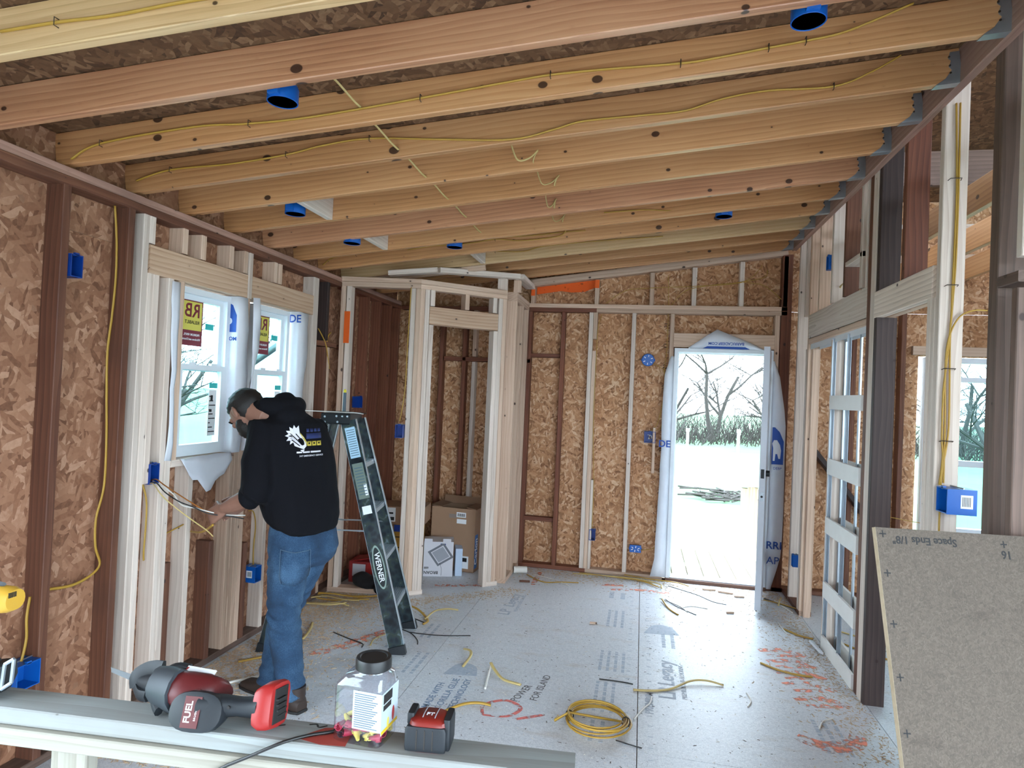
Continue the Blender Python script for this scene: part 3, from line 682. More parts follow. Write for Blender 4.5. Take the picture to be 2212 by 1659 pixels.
def tree(name, x, y, h_, seed, label, levels=6, spread=.55, grp='bare trees outside'):
    key = seed % 4
    if key in TM:
        o = bpy.data.objects.new(name, TM[key][0]); C.objects.link(o); o.location = (x, y, gz(x, y)); k_ = h_/TM[key][1]; o.scale = (k_*spread/.62, k_*spread/.62, k_); o.rotation_euler = (0, 0, seed*1.3); return tag(o, label, 'tree', grp)
    r_ = random.Random(seed); mb = MB()
    def br(p, d, l_, r0, lev):
        segs = 3 if lev < 3 else 2; pts = [p]; rr = [r0]; q = p; dd = d.copy()
        for k in range(segs):
            dd = (dd + V((r_.uniform(-.22,.22), r_.uniform(-.22,.22), r_.uniform(-.1,.16)))).normalized(); q = q + dd*l_/segs; pts.append(q); rr.append(r0*(1-.45*(k+1)/segs))
        mb.tube(pts, rr, 5 if lev < 2 else 3, cap=False)
        if lev >= levels: return
        for k in range(r_.choice((3,4,4)) if lev < 4 else 3):
            t_ = r_.uniform(.3, 1.0); i_ = min(segs, max(1, round(t_*segs))); b_ = pts[i_]
            a = r_.uniform(0, 6.28); tl = r_.uniform(.35, .9)*spread/.55
            side = V((math.cos(a), math.sin(a), r_.uniform(-.15,.5)))
            br(b_, (dd*(1-tl*.6) + side*tl).normalized(), l_*r_.uniform(.55,.8), max(.004, rr[i_]*.70), lev+1)
    br(V((0,0,-.2)), V((0,0,1)), h_*.30, h_*.011, 0)
    o = mb.build(name, bark, None, False, (x, y, gz(x, y))); TM[key] = (o.data, h_); return tag(o, label, 'tree', grp)
for i, (x, y, h_, lb, sp_) in enumerate([(5.2,27,9.5,'wide bare tree behind the right fence post, through the door',.8),(3.4,33,12,'tall bare tree at centre of the doorway view',.6),(1.2,36,11,'bare tree at the left edge of the doorway view',.6),(7.5,31,10,'bare tree half hidden by the open door slab',.7),(4.4,40,13,'distant tall bare tree behind the doorway trees',.6),(2.2,44,13,'most distant bare tree through the doorway',.6),
      (12.5,26,10,'bare tree seen through the narrow right-hand window',.75),(14.5,33,12,'further bare tree through the narrow right-hand window',.6),
      (-12.5,13.5,8,'bare tree close outside the first window',.8),(-17,20,11,'bare tree beyond the first window, further left',.6),(-20,24,12,'distant bare tree seen through the first window',.6),(-14,24,11,'bare tree behind the neighbouring white house',.6)]):
    tree('bare_tree', x, y, h_, 20+i, lb, spread=sp_)
# low thicket along the field edge
r_ = random.Random(9); mb = MB()
for i in range(2600):
    u = r_.random(); x = -6 + 26*u; y = 30 + 8*r_.random(); z = gz(x, y); l_ = r_.uniform(.5, 2.0); a = V((r_.uniform(-.7,.7), r_.uniform(-.5,.5), 1)).normalized()
    p_ = V((x, y, z)); q = p_ + a*l_*.5; q2 = q + (a + V((r_.uniform(-.8,.8), r_.uniform(-.5,.5), 0))).normalized()*l_*.5
    mb.tube([p_, q, q2], [.022,.015,.006], 3, cap=False)
tag(mb.build('thicket', bark), 'tangled bare brush along the far edge of the lawn', 'brush', kind='stuff')
for (x, y, h_, lb) in ((1.42,20.7,1.15,'pale fence post at left of the doorway view'),(2.99,21.05,1.15,'pale fence post with box top, right of doorway centre')):
    z = gz(x, y); f_ = tag(empty('fence_post', (x, y, z)), lb, 'post'); mb = MB(); mb.box(-.04,.04,-.04,.04,-.1,h_); mb.build('post', M['vinyl'], f_); MB().box(-.055,.055,-.055,.055,h_,h_+.10).build('post_top', M['vinyl'], f_)
mb = MB(); r_ = random.Random(4)
for i in range(70): x = 1.3+r_.uniform(0,2.1); y = 15+r_.uniform(-.8,.8); z = gz(x,y); a = r_.uniform(0,3.1); mb.tube([(x,y,z+.02+.1*r_.random()),(x+.5*math.cos(a),y+.5*math.sin(a),z+.03+.08*r_.random())], .018, 4)
tag(mb.build('brush_pile', bark), 'low heap of cut branches on the lawn', 'brush', kind='stuff')
# neighbouring white house beyond the second window
nh = tag(empty('house', (-6.6, 13.5, gz(-6.6,13.5)-.1)), 'white gabled house seen through the second window', 'house')
sid = plain('white_siding', '#dfe3e6', .6); mb = MB(); mb.prism([(-3.0,0,0),(3.0,0,0),(3.0,0,2.3),(0,0,4.3),(-3.0,0,2.3)], (0,7,0)); mb.build('wall', sid, nh)
rf = plain('grey_shingle', '#8f959c', .8)
for s in (-1,1): MB().obox((s*1.6,3.5,3.38), (1.78,0,-1.19*s), (0,3.7,0), (0,0,.05)).build('roof', rf, nh)
for z in [i*.22 for i in range(1,11)]: MB().box(-2.99,2.99,-.012,0,z,z+.012).build('siding_course', sid, nh)
# ================================================================== POCKET DOOR FRAME
pf = tag(empty('pocket_door_frame', (1.285, 4.3, 0)), 'white slatted pocket-door frame with steel uprights in right wall', 'door frame')
white_wood = plain('primed_white_slat', '#ece9e4', .55, 0, 12, '#d8d2ca', .6)
for sx in (-1, 1):
    for (a, b) in ((1.60,1.692),(1.165,1.27),(.772,.878),(.345,.448),(0,.088)):
        MB().box(sx*.045-.008, sx*.045+.008, -.30, .335, a, b).build('slat', white_wood, pf)
for y in (.335, .02):
    for s in (-1, 1):
        mb = MB(); mb.box(s*.037-.0085, s*.037+.0085, y-.003, y-.001, 0, 2.08); mb.box(s*.0285-.001, s*.0285+.001, y-.03, y-.002, 0, 2.08)
        mb.build('steel_upright', M['steel'], pf)
lum(pf, 'split_jamb', -.045,.045,.337,.365,0,2.07, M['pine_white'])
lum(pf, 'head_board', -.045,.045,-.31,.98,2.095,2.135, M['pine'])
mb = MB(); mb.box(-.03,.03,-.31,.98,2.085,2.095); mb.box(-.031,-.028,-.31,.98,2.055,2.09); mb.box(.028,.031,-.31,.98,2.055,2.09)
mb.build('track', M['vinyl'], pf)
lum(pf, 'strike_jamb', -.018,.03,.95,.978,0,2.09, M['pine'])
sh = tag(MB().add([(1.20,4.70,.002),(1.16,4.64,.03),(1.19,4.50,.012),(1.215,4.50,.002),(1.205,4.71,.014),(1.165,4.645,.042),(1.195,4.505,.024),(1.218,4.505,.014)], [(0,1,2,3),(4,7,6,5),(0,4,5,1),(1,5,6,2),(2,6,7,3),(3,7,4,0)]).build('wrap_scrap', M['wrap']), 'torn white plastic strip on floor beside the pocket-door slats', 'scrap')

# ================================================================== ELECTRICAL BOXES
def ebox(loc, rz, w, h, d, label, mat='blue', lab=None, ears=True, wires=0):
    """open-front plastic wall box; front at local y=0 facing -Y"""
    r = tag(empty('electrical_box', loc, rz), label, 'electrical box', 'blue electrical boxes')
    t = .004; mb = MB()
    mb.box(-w/2, -w/2+t, 0, d, -h/2, h/2); mb.box(w/2-t, w/2, 0, d, -h/2, h/2)
    mb.box(-w/2+t, w/2-t, 0, d, -h/2, -h/2+t); mb.box(-w/2+t, w/2-t, 0, d, h/2-t, h/2); mb.box(-w/2+t, w/2-t, d-t, d, -h/2+t, h/2-t)
    mb.build('body', M[mat], r)
    if ears:
        for s in (-1, 1): MB().box(-.01, .01, 0, .012, s*h/2-.0035 - .0035*s, s*h/2 + .0035 + .0035*s).build('screw_ear', M[mat], r)
        MB().cyl((-w/2-.004, d*.5, h/2+.004), (w/2, d*.55, h/2+.004), .003, 6).build('nail', M['steel'], r)
    if lab:
        sx, y0, y1, z0, z1 = lab
        x = sx*w/2; MB().box(min(x, x+sx*.0006), max(x, x+sx*.0006), y0, y1, z0, z1).build('label', M['label'], r)
        b = MB()
        for i in range(6): 
            yy = y0+.006+i*(y1-y0-.012)/6; b.box(min(x+sx*.0006, x+sx*.001), max(x+sx*.0006, x+sx*.001), yy, yy+.0022, z0+.008, z1-.008)
        b.build('barcode', M['ink'], r)
    for i in range(wires):
        MB().tube(spline([(0, d-.01, -.02+.01*i), (.008*i, .02, -.01), (.012*(i-1), .012, .015*(i-1)), (-.01*i, .03, .02)], 4), .0022, 5).build('wire_end', M['copper' if i % 2 else 'wire_white'], r)
    return r
H90 = PI/2
ebox((XL+.010, 2.235, 2.065), H90, .058, .095, .075, 'dark blue box high on left wall stud nearest the camera', 'blue_dark')
ebox((XL+.010, 2.735, 1.135), H90, .062, .10, .075, 'blue box beside window sill with wires pulled toward the worker', 'blue_dark')
ebox((XL+.014, 3.655, .395), H90, .07, .10, .085, 'blue box with barcode label low on left wall behind the worker', lab=(-1, .02, .06, -.02, .025))
ebox((XL+.014, 2.115, .405), H90, .10, .10, .08, 'large blue box low on left wall above the bench board')
ebox((XL+.006, 5.06, 1.48), H90, .05, .095, .07, 'small dark blue box on old stud inside the closet', 'blue_dark')
ebox((-1.835, 4.640, 1.28), math.radians(9), .06, .10, .075, 'dark blue box on the closet corner post behind ladder', 'blue_dark')
ebox((-.405, YD-.012, .35), 0, .055, .098, .075, 'dark blue box low on far wall double stud', 'blue_dark')
ebox((.075, YD-.012, 1.272), 0, .10, .10, .08, 'open double box of wires left of the exterior door', 'blue_dark', wires=3)
ebox((XR-.012, 4.79, 2.625), -H90, .06, .10, .085, 'blue box with barcode above the pocket door header', lab=(1, .02, .06, -.005, .04))
ebox((XR-.012, 5.50, .37), -H90, .055, .095, .07, 'small blue box low between far studs of right wall')
big = ebox((XR+.005, 2.99, 1.245), -H90, .10, .105, .11, 'large blue box with label under yellow cables on right stud', lab=(1, .05, .095, -.025, .03))
ebox((XR-.02+.12, 2.66+.02, 2.78), -H90, .055, .10, .07, 'blue box high up behind the dark right studs', 'blue')
# back of two exterior fixture boxes poking through the sheathing
def disc_box(x, z, r_, label, rect=False):
    o = tag(empty('fixture_box', (x, ys-.001, z)), label, 'electrical box', 'blue electrical boxes')
    if rect: MB().box(-r_, r_, -.028, 0, -r_*.62, r_*.62).build('body', M['blue'], o)
    else: MB().lathe([(r_*.9,-.001),(r_*.98,.01),(r_,.024),(r_*.9,.03)], (0,0,0), 20, ((1,0,0),(0,0,1),(0,-1,0))).build('body', M['blue'], o, True)
    for i in range(6):
        a = i*PI/3+.4; cx, cz = r_*.62*math.cos(a), r_*.62*math.sin(a)*(.55 if rect else 1)
        MB().obox((cx, -.031, cz), (.009*math.cos(a),0,.009*math.sin(a)), (0,.0015,0), (-.003*math.sin(a),0,.003*math.cos(a))).build('knockout', M['label'], o)
    for s in (-1,1): MB().box(s*r_-.006, s*r_+.006, -.014, -.004, -.01, .01).build('clamp', M['blue'], o)
disc_box(.032, 1.975, .058, 'round blue fixture box on flake wall left of the door')
disc_box(-.013, .244, .052, 'squat blue fixture box low on far wall near the door', True)
# ceiling boxes
def cbox(x, y, label, r_=.054, z=None):
    z = zc(x)-.012 if z is None else z
    o = tag(empty('ceiling_box', (x, y, z)), label, 'electrical box', 'round blue ceiling boxes')
    MB().lathe([(r_*.97,.002),(r_,0),(r_,.05),(r_*.9,.062),(.001,.062),(.001,.058),(r_*.88,.058),(r_*.93,.048),(r_*.93,0),(r_*.97,.002)], (0,0,0), 24).build('body', M['blue'], o, True)
    for s in (-1, 1): MB().box(s*r_*.72-.006, s*r_*.72+.006, -.006, .006, .002, .03).build('screw_post', M['blue'], o)
    MB().box(-.02, .02, -r_-.012, -r_+.004, .006, .05).build('mounting_tab', M['blue'], o)
    return o
cbox(.47, 2.155, 'round blue ceiling box nearest the camera at upper right')
cbox(-1.30, 2.03, 'round blue ceiling box under the second joist at upper left')
cbox(-1.895, 3.13, 'blue ceiling box beside pale block nearest the left windows')
cbox(-1.885, 3.80, 'blue ceiling box beside the middle pale block over window two')
cbox(-1.325, 4.225, 'blue ceiling box with no block, above the closet')
cbox(.475, 4.375, 'blue ceiling box toward the exterior door, farthest right')
cbox(2.10, 4.3, 'blue ceiling box in the neighbouring room behind right studs', z=2.70)

# ================================================================== CABLES ON JOISTS AND WALLS
def jcable(pts, label, j, grp='yellow cables stapled along joists', st=()):
    o = cable('yellow_cable', pts, .0068, 'cable', label, grp)
    for i in st:
        q = V(pts[i]); s = MB(); s.tube([q+V((0,.008,.012)), q+V((0,-.008,.012)), q+V((0,-.008,-.012)), q+V((0,.008,-.012))], .0018, 4)
        s.build('staple', M['nail'], o)
jcable([(-1.898,1.505,2.609),(-1.715,1.519,2.631),(-1.528,1.534,2.647),(-1.287,1.553,2.682),(-.9,1.585,2.72)], 'yellow cable on the joist nearest the camera', 'A', st=(1,))
jcable([(-2.36,2.19,2.500),(-2.228,2.199,2.565),(-1.822,2.231,2.63),(-1.583,2.249,2.641),(-1.313,2.271,2.667),(-.886,2.304,2.734),(-.535,2.332,2.793),(-.389,2.343,2.815),(-.2,2.358,2.831),(.086,2.381,2.849),(.2,2.39,2.864),(.393,2.405,2.899),(.52,2.415,2.921),(.66,2.42,2.95),(.86,2.40,3.02)], 'yellow cable wandering along the third joist past two ceiling boxes', 'C', st=(1,3,5,7,9,11,12))
jcable([(-2.38,2.556,2.535),(-2.206,2.565,2.585),(-1.907,2.589,2.613),(-1.639,2.61,2.655),(-1.464,2.624,2.697),(-1.248,2.641,2.727),(-.928,2.666,2.721),(-.606,2.691,2.719),(-.418,2.706,2.763),(-.3,2.715,2.796),(-.046,2.735,2.819),(.126,2.749,2.837),(.275,2.761,2.885),(.46,2.775,2.917),(.715,2.795,2.93),(.857,2.79,2.981),(.96,2.79,3.04)], 'yellow cable along the fourth joist ending near its hanger', 'D', st=(1,3,5,14))
jcable([(-2.40,4.378,2.515),(-2.321,4.384,2.571),(-2.142,4.398,2.599),(-1.929,4.415,2.63),(-1.788,4.426,2.656),(-1.337,4.462,2.69),(-1.099,4.481,2.728),(-.929,4.494,2.72),(-.729,4.51,2.74),(-.62,4.518,2.764),(-.585,4.50,2.798)], 'yellow cable along the ninth joist above the closet', 'I', st=(2,4,6))
jcable([(-1.75,4.43,2.64),(-1.3,4.464,2.715),(-1.05,4.484,2.742),(-.8,4.503,2.762),(-.62,4.518,2.785),(-.45,4.53,2.80)], 'second yellow cable running just above its twin over closet', 'I')
jcable([(-1.295,4.84,2.715),(-1.185,4.849,2.724),(-.965,4.866,2.728),(-.822,4.877,2.767),(-.572,4.897,2.799),(-.254,4.922,2.829),(.1,4.95,2.86)], 'yellow cable along the tenth joist toward the door', 'J', st=(1,))
jcable([(-.3,4.20,2.83),(-.05,4.22,2.85),(.12,4.245,2.85),(.30,4.30,2.87),(.42,4.335,2.88)], 'yellow cable feeding the ceiling box nearest the exterior door', 'H')
# short cables crossing from joist to joist through bored holes
for i, (j, x, z) in enumerate([('C',-1.125,.083),('D',-1.12,.063),('E',-1.115,.06),('F',-1.115,.064),('G',-1.12,.073),('H',-1.12,.072)]):
    y0 = JD[j] + SKW*x; prev = JD[chr(ord(j)-1)] + SKW*x
    zz = zc(x)+z-.025
    p = [(x-.09, y0-.20, zz+.085), (x-.06, y0-.13, zz+.06), (x-.02, y0-.075, zz+.015), (x, y0-.042, zz-.002), (x, y0-.02, zz)]
    cable('yellow_cable', p, .0062, 'cable_pale', ['short cable entering the bored third joist, nearest and largest','short cable entering a bored hole in the fourth joist','short cable entering a bored hole in the fifth joist','short cable entering a bored hole in the sixth joist','short cable entering a bored hole in the seventh joist','short cable entering a bored hole in the eighth joist'][i], 'cable stubs in bored joists')
for i, (j, x, z, lp) in enumerate([('E',-.575,.045,.11),('F',-.52,.045,.10),('G',-.575,.045,.05),('H',-.57,.06,.08)]):
    y0 = JD[j] + SKW*x - .042; zz = zc(x)+z
    p = [(x-lp*.9, y0-.10, zz+.06), (x-lp*.6, y0-.07, zz-.02), (x-lp*.1, y0-.06, zz-.012), (x+lp*.25, y0-.045, zz+.03), (x+lp*.1, y0-.02, zz+.02), (x, y0-.005, zz-.005), (x, y0+.02, zz-.01)]
    cable('yellow_cable', p, .0058, 'cable_pale', ['looped cable at hole in fifth joist, mid ceiling','looped cable at hole in sixth joist, mid ceiling','looped cable at hole in seventh joist, mid ceiling','looped cable at hole in eighth joist, mid ceiling'][i], 'looped cables mid ceiling')
# left wall
cable('yellow_cable', [(-2.405,2.467,2.39),(-2.405,2.487,2.234),(-2.405,2.493,2.064),(-2.405,2.484,1.891),(-2.405,2.469,1.719),(-2.405,2.477,1.528),(-2.405,2.49,1.315),(-2.405,2.49,1.102),(-2.405,2.456,.96),(-2.405,2.461,.834),(-2.405,2.49,.745),(-2.405,2.435,.704),(-2.405,2.342,.69),(-2.41,2.231,.705)], .0068, 'cable', 'long yellow cable hanging down left wall between brown studs', 'yellow cables on left wall')
cable('yellow_cable', [(-2.40,2.15,.70),(-2.398,2.139,.62),(-2.395,2.14,.533),(-2.385,2.115,.455)], .0068, 'cable', 'short yellow cable dropping into the large low blue box', 'yellow cables on left wall')
cable('yellow_cable', [(-2.40,2.715,1.085),(-2.39,2.735,1.0),(-2.39,2.74,.88),(-2.39,2.735,.75),(-2.40,2.75,.70)], .0062, 'cable', 'yellow cable below the box beside the window sill', 'yellow cables on left wall')
cable('yellow_cable', [(-2.41,2.90,.80),(-2.38,2.98,.83),(-2.38,3.03,.845)], .006, 'cable', 'short yellow cable stub through stud under first window', 'yellow cables on left wall')
cable('yellow_cable', [(-2.40,3.60,.80),(-2.385,3.63,.79),(-2.385,3.66,.70),(-2.385,3.65,.56),(-2.385,3.655,.45)], .0062, 'cable', 'yellow cable curving into the low box behind the worker', 'yellow cables on left wall')
cable('yellow_cable', [(-2.38,4.32,2.03),(-2.36,4.40,1.93),(-2.36,4.45,1.82),(-2.365,4.49,1.74)], .006, 'cable', 'yellow cable dangling below blocking left of the closet', 'yellow cables on left wall')
cable('yellow_cable', [(-2.37,4.50,2.02),(-2.37,4.45,1.97),(-2.37,4.46,1.84),(-2.37,4.46,1.3),(-2.37,4.45,1.1)], .0058, 'cable', 'thin yellow cable beside old stud left of the closet', 'yellow cables on left wall')
cable('yellow_cable', [(-1.79,4.645,2.40),(-1.795,4.635,2.0),(-1.80,4.635,1.6),(-1.83,4.635,1.36)], .006, 'cable', 'yellow cable running down the closet corner post', 'yellow cables on closet')
# far wall
for lab, pts in [('yellow cable sweeping across upper far wall cripples', [(-.366,5.882,2.478),(-.201,5.882,2.595),(.006,5.878,2.622),(.413,5.878,2.643),(.809,5.878,2.68),(.959,5.90,2.80),(.977,5.90,2.84)]),
                 ('yellow cable dipping to the plate above the door', [(.217,5.90,2.474),(.334,5.882,2.6),(.533,5.878,2.65),(.808,5.878,2.684),(1.001,5.90,2.731),(1.03,5.91,2.80)]),
                 ('yellow cable drooping to the corner right of door top', [(.828,5.876,2.68),(1.004,5.90,2.657),(1.162,5.90,2.528)]),
                 ('yellow cable dropping straight down to the double box', [(.18,5.91,2.74),(.193,5.91,2.472),(.193,5.91,2.052),(.182,5.91,1.883),(.189,5.91,1.547),(.171,5.91,1.379),(.11,5.91,1.325)]),
                 ('yellow cable from the round fixture box to the double box', [(.079,5.93,1.943),(.137,5.92,1.911),(.18,5.91,1.862),(.18,5.91,1.632),(.138,5.91,1.40),(.075,5.91,1.325)]),
                 ('yellow cable down the double stud to the low box', [(-.40,5.90,2.377),(-.43,5.885,2.247),(-.435,5.877,1.945),(-.438,5.877,1.516),(-.43,5.877,1.173),(-.41,5.877,.833),(-.408,5.88,.41)]),
                 ('short yellow cable from the squat low fixture box', [(.03,5.95,.238),(.101,5.93,.252),(.18,5.92,.284)])]:
    cable('yellow_cable', pts, .0058, 'cable', lab, 'yellow cables on far wall')
# right wall
for i, pts in enumerate([[(1.275,3.05,2.95),(1.281,3.05,2.803),(1.288,3.05,2.56),(1.287,3.05,2.358),(1.284,3.05,2.116),(1.282,3.05,1.9),(1.288,3.05,1.6),(1.283,3.05,1.48),(1.27,3.05,1.38),(1.265,3.05,1.30)],
                         [(1.290,3.048,2.95),(1.293,3.048,2.7),(1.294,3.048,2.45),(1.291,3.048,2.2),(1.276,3.048,1.9),(1.262,3.048,1.70),(1.262,3.048,1.50),(1.268,3.048,1.42),(1.258,3.048,1.30)],
                         [(1.41,3.03,2.05),(1.36,3.035,2.05),(1.31,3.043,2.02),(1.275,3.046,1.93),(1.267,3.05,1.80),(1.272,3.05,1.6),(1.274,3.05,1.45),(1.275,3.05,1.31)]]):
    o = cable('yellow_cable', pts, .0062, 'cable', ['front yellow cable stapled down the right stud, straight','left-hand yellow cable bowing down the right stud','yellow cable looping out of the right stud past dark stud'][i], 'yellow cables on right stud')
    if i == 0:
        for z in (2.62, 2.16, 1.80, 1.49):
            MB().tube([(1.255,3.056,z-.004),(1.258,3.038,z),(1.302,3.038,z),(1.305,3.056,z-.004)], .002, 4).build('staple', M['nail'], o)
cable('yellow_cable', [(1.262,3.045,1.19),(1.262,3.045,1.1),(1.268,3.045,.9),(1.27,3.04,.5),(1.30,3.05,.05)], .006, 'cable', 'yellow cable leaving the bottom of the large right box', 'yellow cables on right stud')
cable('yellow_cable', [(1.28,4.85,2.93),(1.275,4.83,2.82),(1.27,4.81,2.75),(1.262,4.805,2.68)], .006, 'cable', 'yellow cable into the box above the pocket door', 'yellow cables on right wall')
cable('yellow_cable', [(1.30,4.09,2.40),(1.285,4.06,2.43),(1.29,3.99+.03,2.50)], .006, 'cable_pale', 'pale cable end at a bored stud above pocket door', 'yellow cables on right wall')
cable('yellow_cable', [(1.30,4.72,2.40),(1.29,4.69,2.44),(1.285,4.55,2.45),(1.285,4.46,2.455)], .0055, 'cable_pale', 'pale cable passing between studs above pocket door', 'yellow cables on right wall')
cable('yellow_cable', [(1.40,5.62,.62),(1.37,5.56,.55),(1.34,5.53,.48),(1.30,5.52,.42)], .0055, 'cable', 'short yellow cable above the small low right box', 'yellow cables on right wall')
cable('yellow_cable', [(1.60,5.85,2.0),(1.62,5.86,1.4),(1.60,5.86,.9)], .006, 'cable', 'yellow cable on the wall seen through the pocket slats', 'yellow cables on right wall')
cable('yellow_cable', [(1.80,5.872,.76),(2.05,5.872,.72),(2.36,5.872,.68)], .006, 'cable', 'yellow cable seen through the doorway beside the dark post', 'yellow cables on right wall')

# ================================================================== HOUSE WRAP
def sheet(name, grid, mat, label=None, cat='house wrap', group=None, th=.0012, parent=None):
    """grid: rows of points"""
    r_, c_ = len(grid), len(grid[0]); mb = MB()
    mb.v = [tuple(q) for row in grid for q in row]
    for i in range(r_-1):
        for j in range(c_-1): a = i*c_+j; mb.f.append((a, a+1, a+c_+1, a+c_)); mb.mi.append(0)
    o = mb.build(name, mat, parent, 'all')
    so = o.modifiers.new('thickness', 'SOLIDIFY'); so.thickness = th
    if label: tag(o, label, cat, group)
    return o
def wob(p, a=.012, f=6): return V(p) + V((noise.noise((p[0]*f, p[1]*f, p[2]*f)), noise.noise((p[0]*f+9, p[1]*f, p[2]*f)), noise.noise((p[0]*f, p[1]*f+7, p[2]*f)))) * a
# far jamb returns of the two windows (facing the camera) and the mullion flap
def jamb(y, z0, z1, label, flare):
    g = []
    for i in range(11):
        z = z0 + (z1-z0)*i/10; row = [V((XL-.09, y, z)), V((XL-.05, y+.002, z)), V((XL-.004, y, z)), V((XL+.008, y+.010, z))]
        e = flare(i/10)
        row.append(wob((XL+.012, y+.02+e, z), .01, 7)); g.append(row)
    return sheet('house_wrap', g, M['wrap'], label)
jamb(3.333, 1.19, 2.112, 'white wrap folded on right jamb of the first window', lambda t: .05 + .035*math.sin(t*3.0))
jamb(4.000, 1.19, 2.112, 'white wrap folded on right jamb of the second window', lambda t: .09 + .05*math.sin(t*9+1)*(1-t))
g = []
for i in range(11):
    t_ = i/10; z = 1.19 + .92*t_; row = []
    for j in range(4):
        row.append(wob((XL+.006, 2.853-.004-.045*j/3*(1 - .3*math.sin(t_*5)), z), .01, 8))
    g.append(row)
sheet('house_wrap', g, M['wrap'], 'white wrap stapled to left jamb of the first window')
g = []
for i in range(10):
    t_ = i/9; z = 2.12 - .92*t_
    w_ = .07*math.sin(PI*min(1, t_*1.6+.12))+.012
    g.append([wob((XL+.012+.03*math.sin(t_*4), 3.43+.04*(1-t_)-w_*.2, z), .012, 6), wob((XL+.035, 3.43+.04*(1-t_)+w_*.4, z), .02, 6), wob((XL+.02, 3.43+.04*(1-t_)+w_, z), .012, 6)])
sheet('house_wrap', g, M['wrap'], 'loose white wrap flap curling between the two windows')
g = []
for i in range(5):
    t_ = i/4; row = []
    for j in range(13):
        u = j/12; hang = .02 + .13*max(0, math.sin(u*PI*1.25-.5)) + .05*abs(math.sin(u*9))
        row.append(wob((XL+.006+.012*t_, 2.90+.43*u, 1.192-hang*t_), .014, 9))
    g.append(row)
sheet('house_wrap', g, M['wrap'], 'torn white wrap hanging below the first window sill')
def wtext(s, size, loc, xd, yd, par=None, **kw):
    o = text('wrap_print', s, size, loc, xd, yd, M['wrap_blue'], None, extrude=.0003, **kw); return o
# prints on the wraps are children of their sheets
WR = [o for o in C.objects if o.name.startswith('house_wrap')]
wr1, wr2 = WR[0], WR[1]
def wpar(o, p_): o.parent = p_; return o
wpar(wtext('P.COM', .032, (XL-.045, 3.331, 1.86), (1,0,0), (0,0,1), bold=True), wr1)
mb = MB(); mb.prism([(XL-.088, 3.3312, 1.90),(XL-.002, 3.3312, 1.90),(XL-.002, 3.3312, 2.00),(XL-.03, 3.3312, 2.06),(XL-.088, 3.3312, 2.09)], (0,-.0006,0)); wpar(mb.build('wrap_print', M['wrap_blue']), wr1)
wpar(wtext('DE', .075, (XL-.02, 3.997, 2.06), (1,0,0), (0,0,1), bold=True), wr2)
mb = MB(); mb.cyl((XL-.05, 3.3308, 1.965), (XL-.05, 3.3300, 1.965), .02, 14); wpar(mb.build('wrap_print', M['wrap']), wr1)
# around the exterior door
g = []
for i in range(13):
    t_ = i/12; z = .03 + 1.98*t_; wd = .10 - .03*t_ + (.03 if i == 0 else 0) - (.05 if i == 12 else 0)
    g.append([wob((.255-wd, YD-.012, z), .012, 4), wob((.255-wd*.5, YD-.018, z), .010, 5), V((.262, YD-.006, z))])
wd_ = sheet('house_wrap', g, M['wrap'], 'white wrap flap down the left side of the exterior door')
g = []
for i in range(9):
    u = i/8; x = .38 + .64*u; hgt = .17*(1-abs(u-.38)/(.62 if u > .38 else .38))+.012
    g.append([V((x, YD-.005, 2.082)), wob((x, YD-.02, 2.082+hgt*.5), .01), wob((x, YD-.012, 2.082+hgt), .008)])
wt_ = sheet('house_wrap', g, M['wrap'], 'pointed white wrap flap above the exterior door')
g = []
for i in range(15):
    t_ = i/14; z = .02 + 1.97*t_
    wd = .115*min(1, (1-t_)*3.2)**.6*min(1, .35+t_*4) + .01
    g.append([V((1.098, YD-.006, z)), wob((1.10+wd*.5, YD-.022, z), .014, 4), wob((1.10+wd, YD-.012, z), .01, 4)])
wr_ = sheet('house_wrap', g, M['wrap'], 'white printed wrap flap behind the open door slab')
wpar(wtext('DE', .085, (.205, YD-.028, 1.22), (1,0,0), (0,0,1), bold=True), wd_)
wpar(wtext('BARRICADEBP.COM', .034, (.70, YD-.024, 2.135), (-1,0,0), (0,0,-1), bold=True), wt_)
mb = MB(); mb.prism([(.50,YD-.024,2.088),(.90,YD-.024,2.088),(.86,YD-.024,2.108),(.54,YD-.024,2.108)], (0,-.0006,0)); wpar(mb.build('wrap_print', M['wrap_blue']), wt_)
wpar(wtext('RRI', .09, (1.155, YD-.034, .40), (1,0,0), (0,0,1), bold=True), wr_); wpar(wtext('AP', .09, (1.15, YD-.034, .27), (1,0,0), (0,0,1)), wr_)
mb = MB(); mb.prism([(1.11,YD-.03,1.10),(1.205,YD-.03,1.10),(1.205,YD-.03,1.30),(1.17,YD-.03,1.38),(1.13,YD-.03,1.42),(1.11,YD-.03,1.42)], (0,-.0006,0)); wpar(mb.build('wrap_print', M['wrap_blue']), wr_)
bear = [(1.12,1.13),(1.135,1.13),(1.14,1.19),(1.155,1.19),(1.165,1.15),(1.18,1.15),(1.185,1.22),(1.175,1.27),(1.15,1.31),(1.125,1.31),(1.112,1.28),(1.12,1.24)]
mb = MB(); mb.prism([(x, YD-.0312, z) for x, z in bear], (0,-.0005,0)); wpar(mb.build('wrap_print', M['wrap']), wr_)
wpar(wtext('DEBP', .03, (1.16, YD-.031, 1.065), (1,0,0), (0,0,1)), wr_)

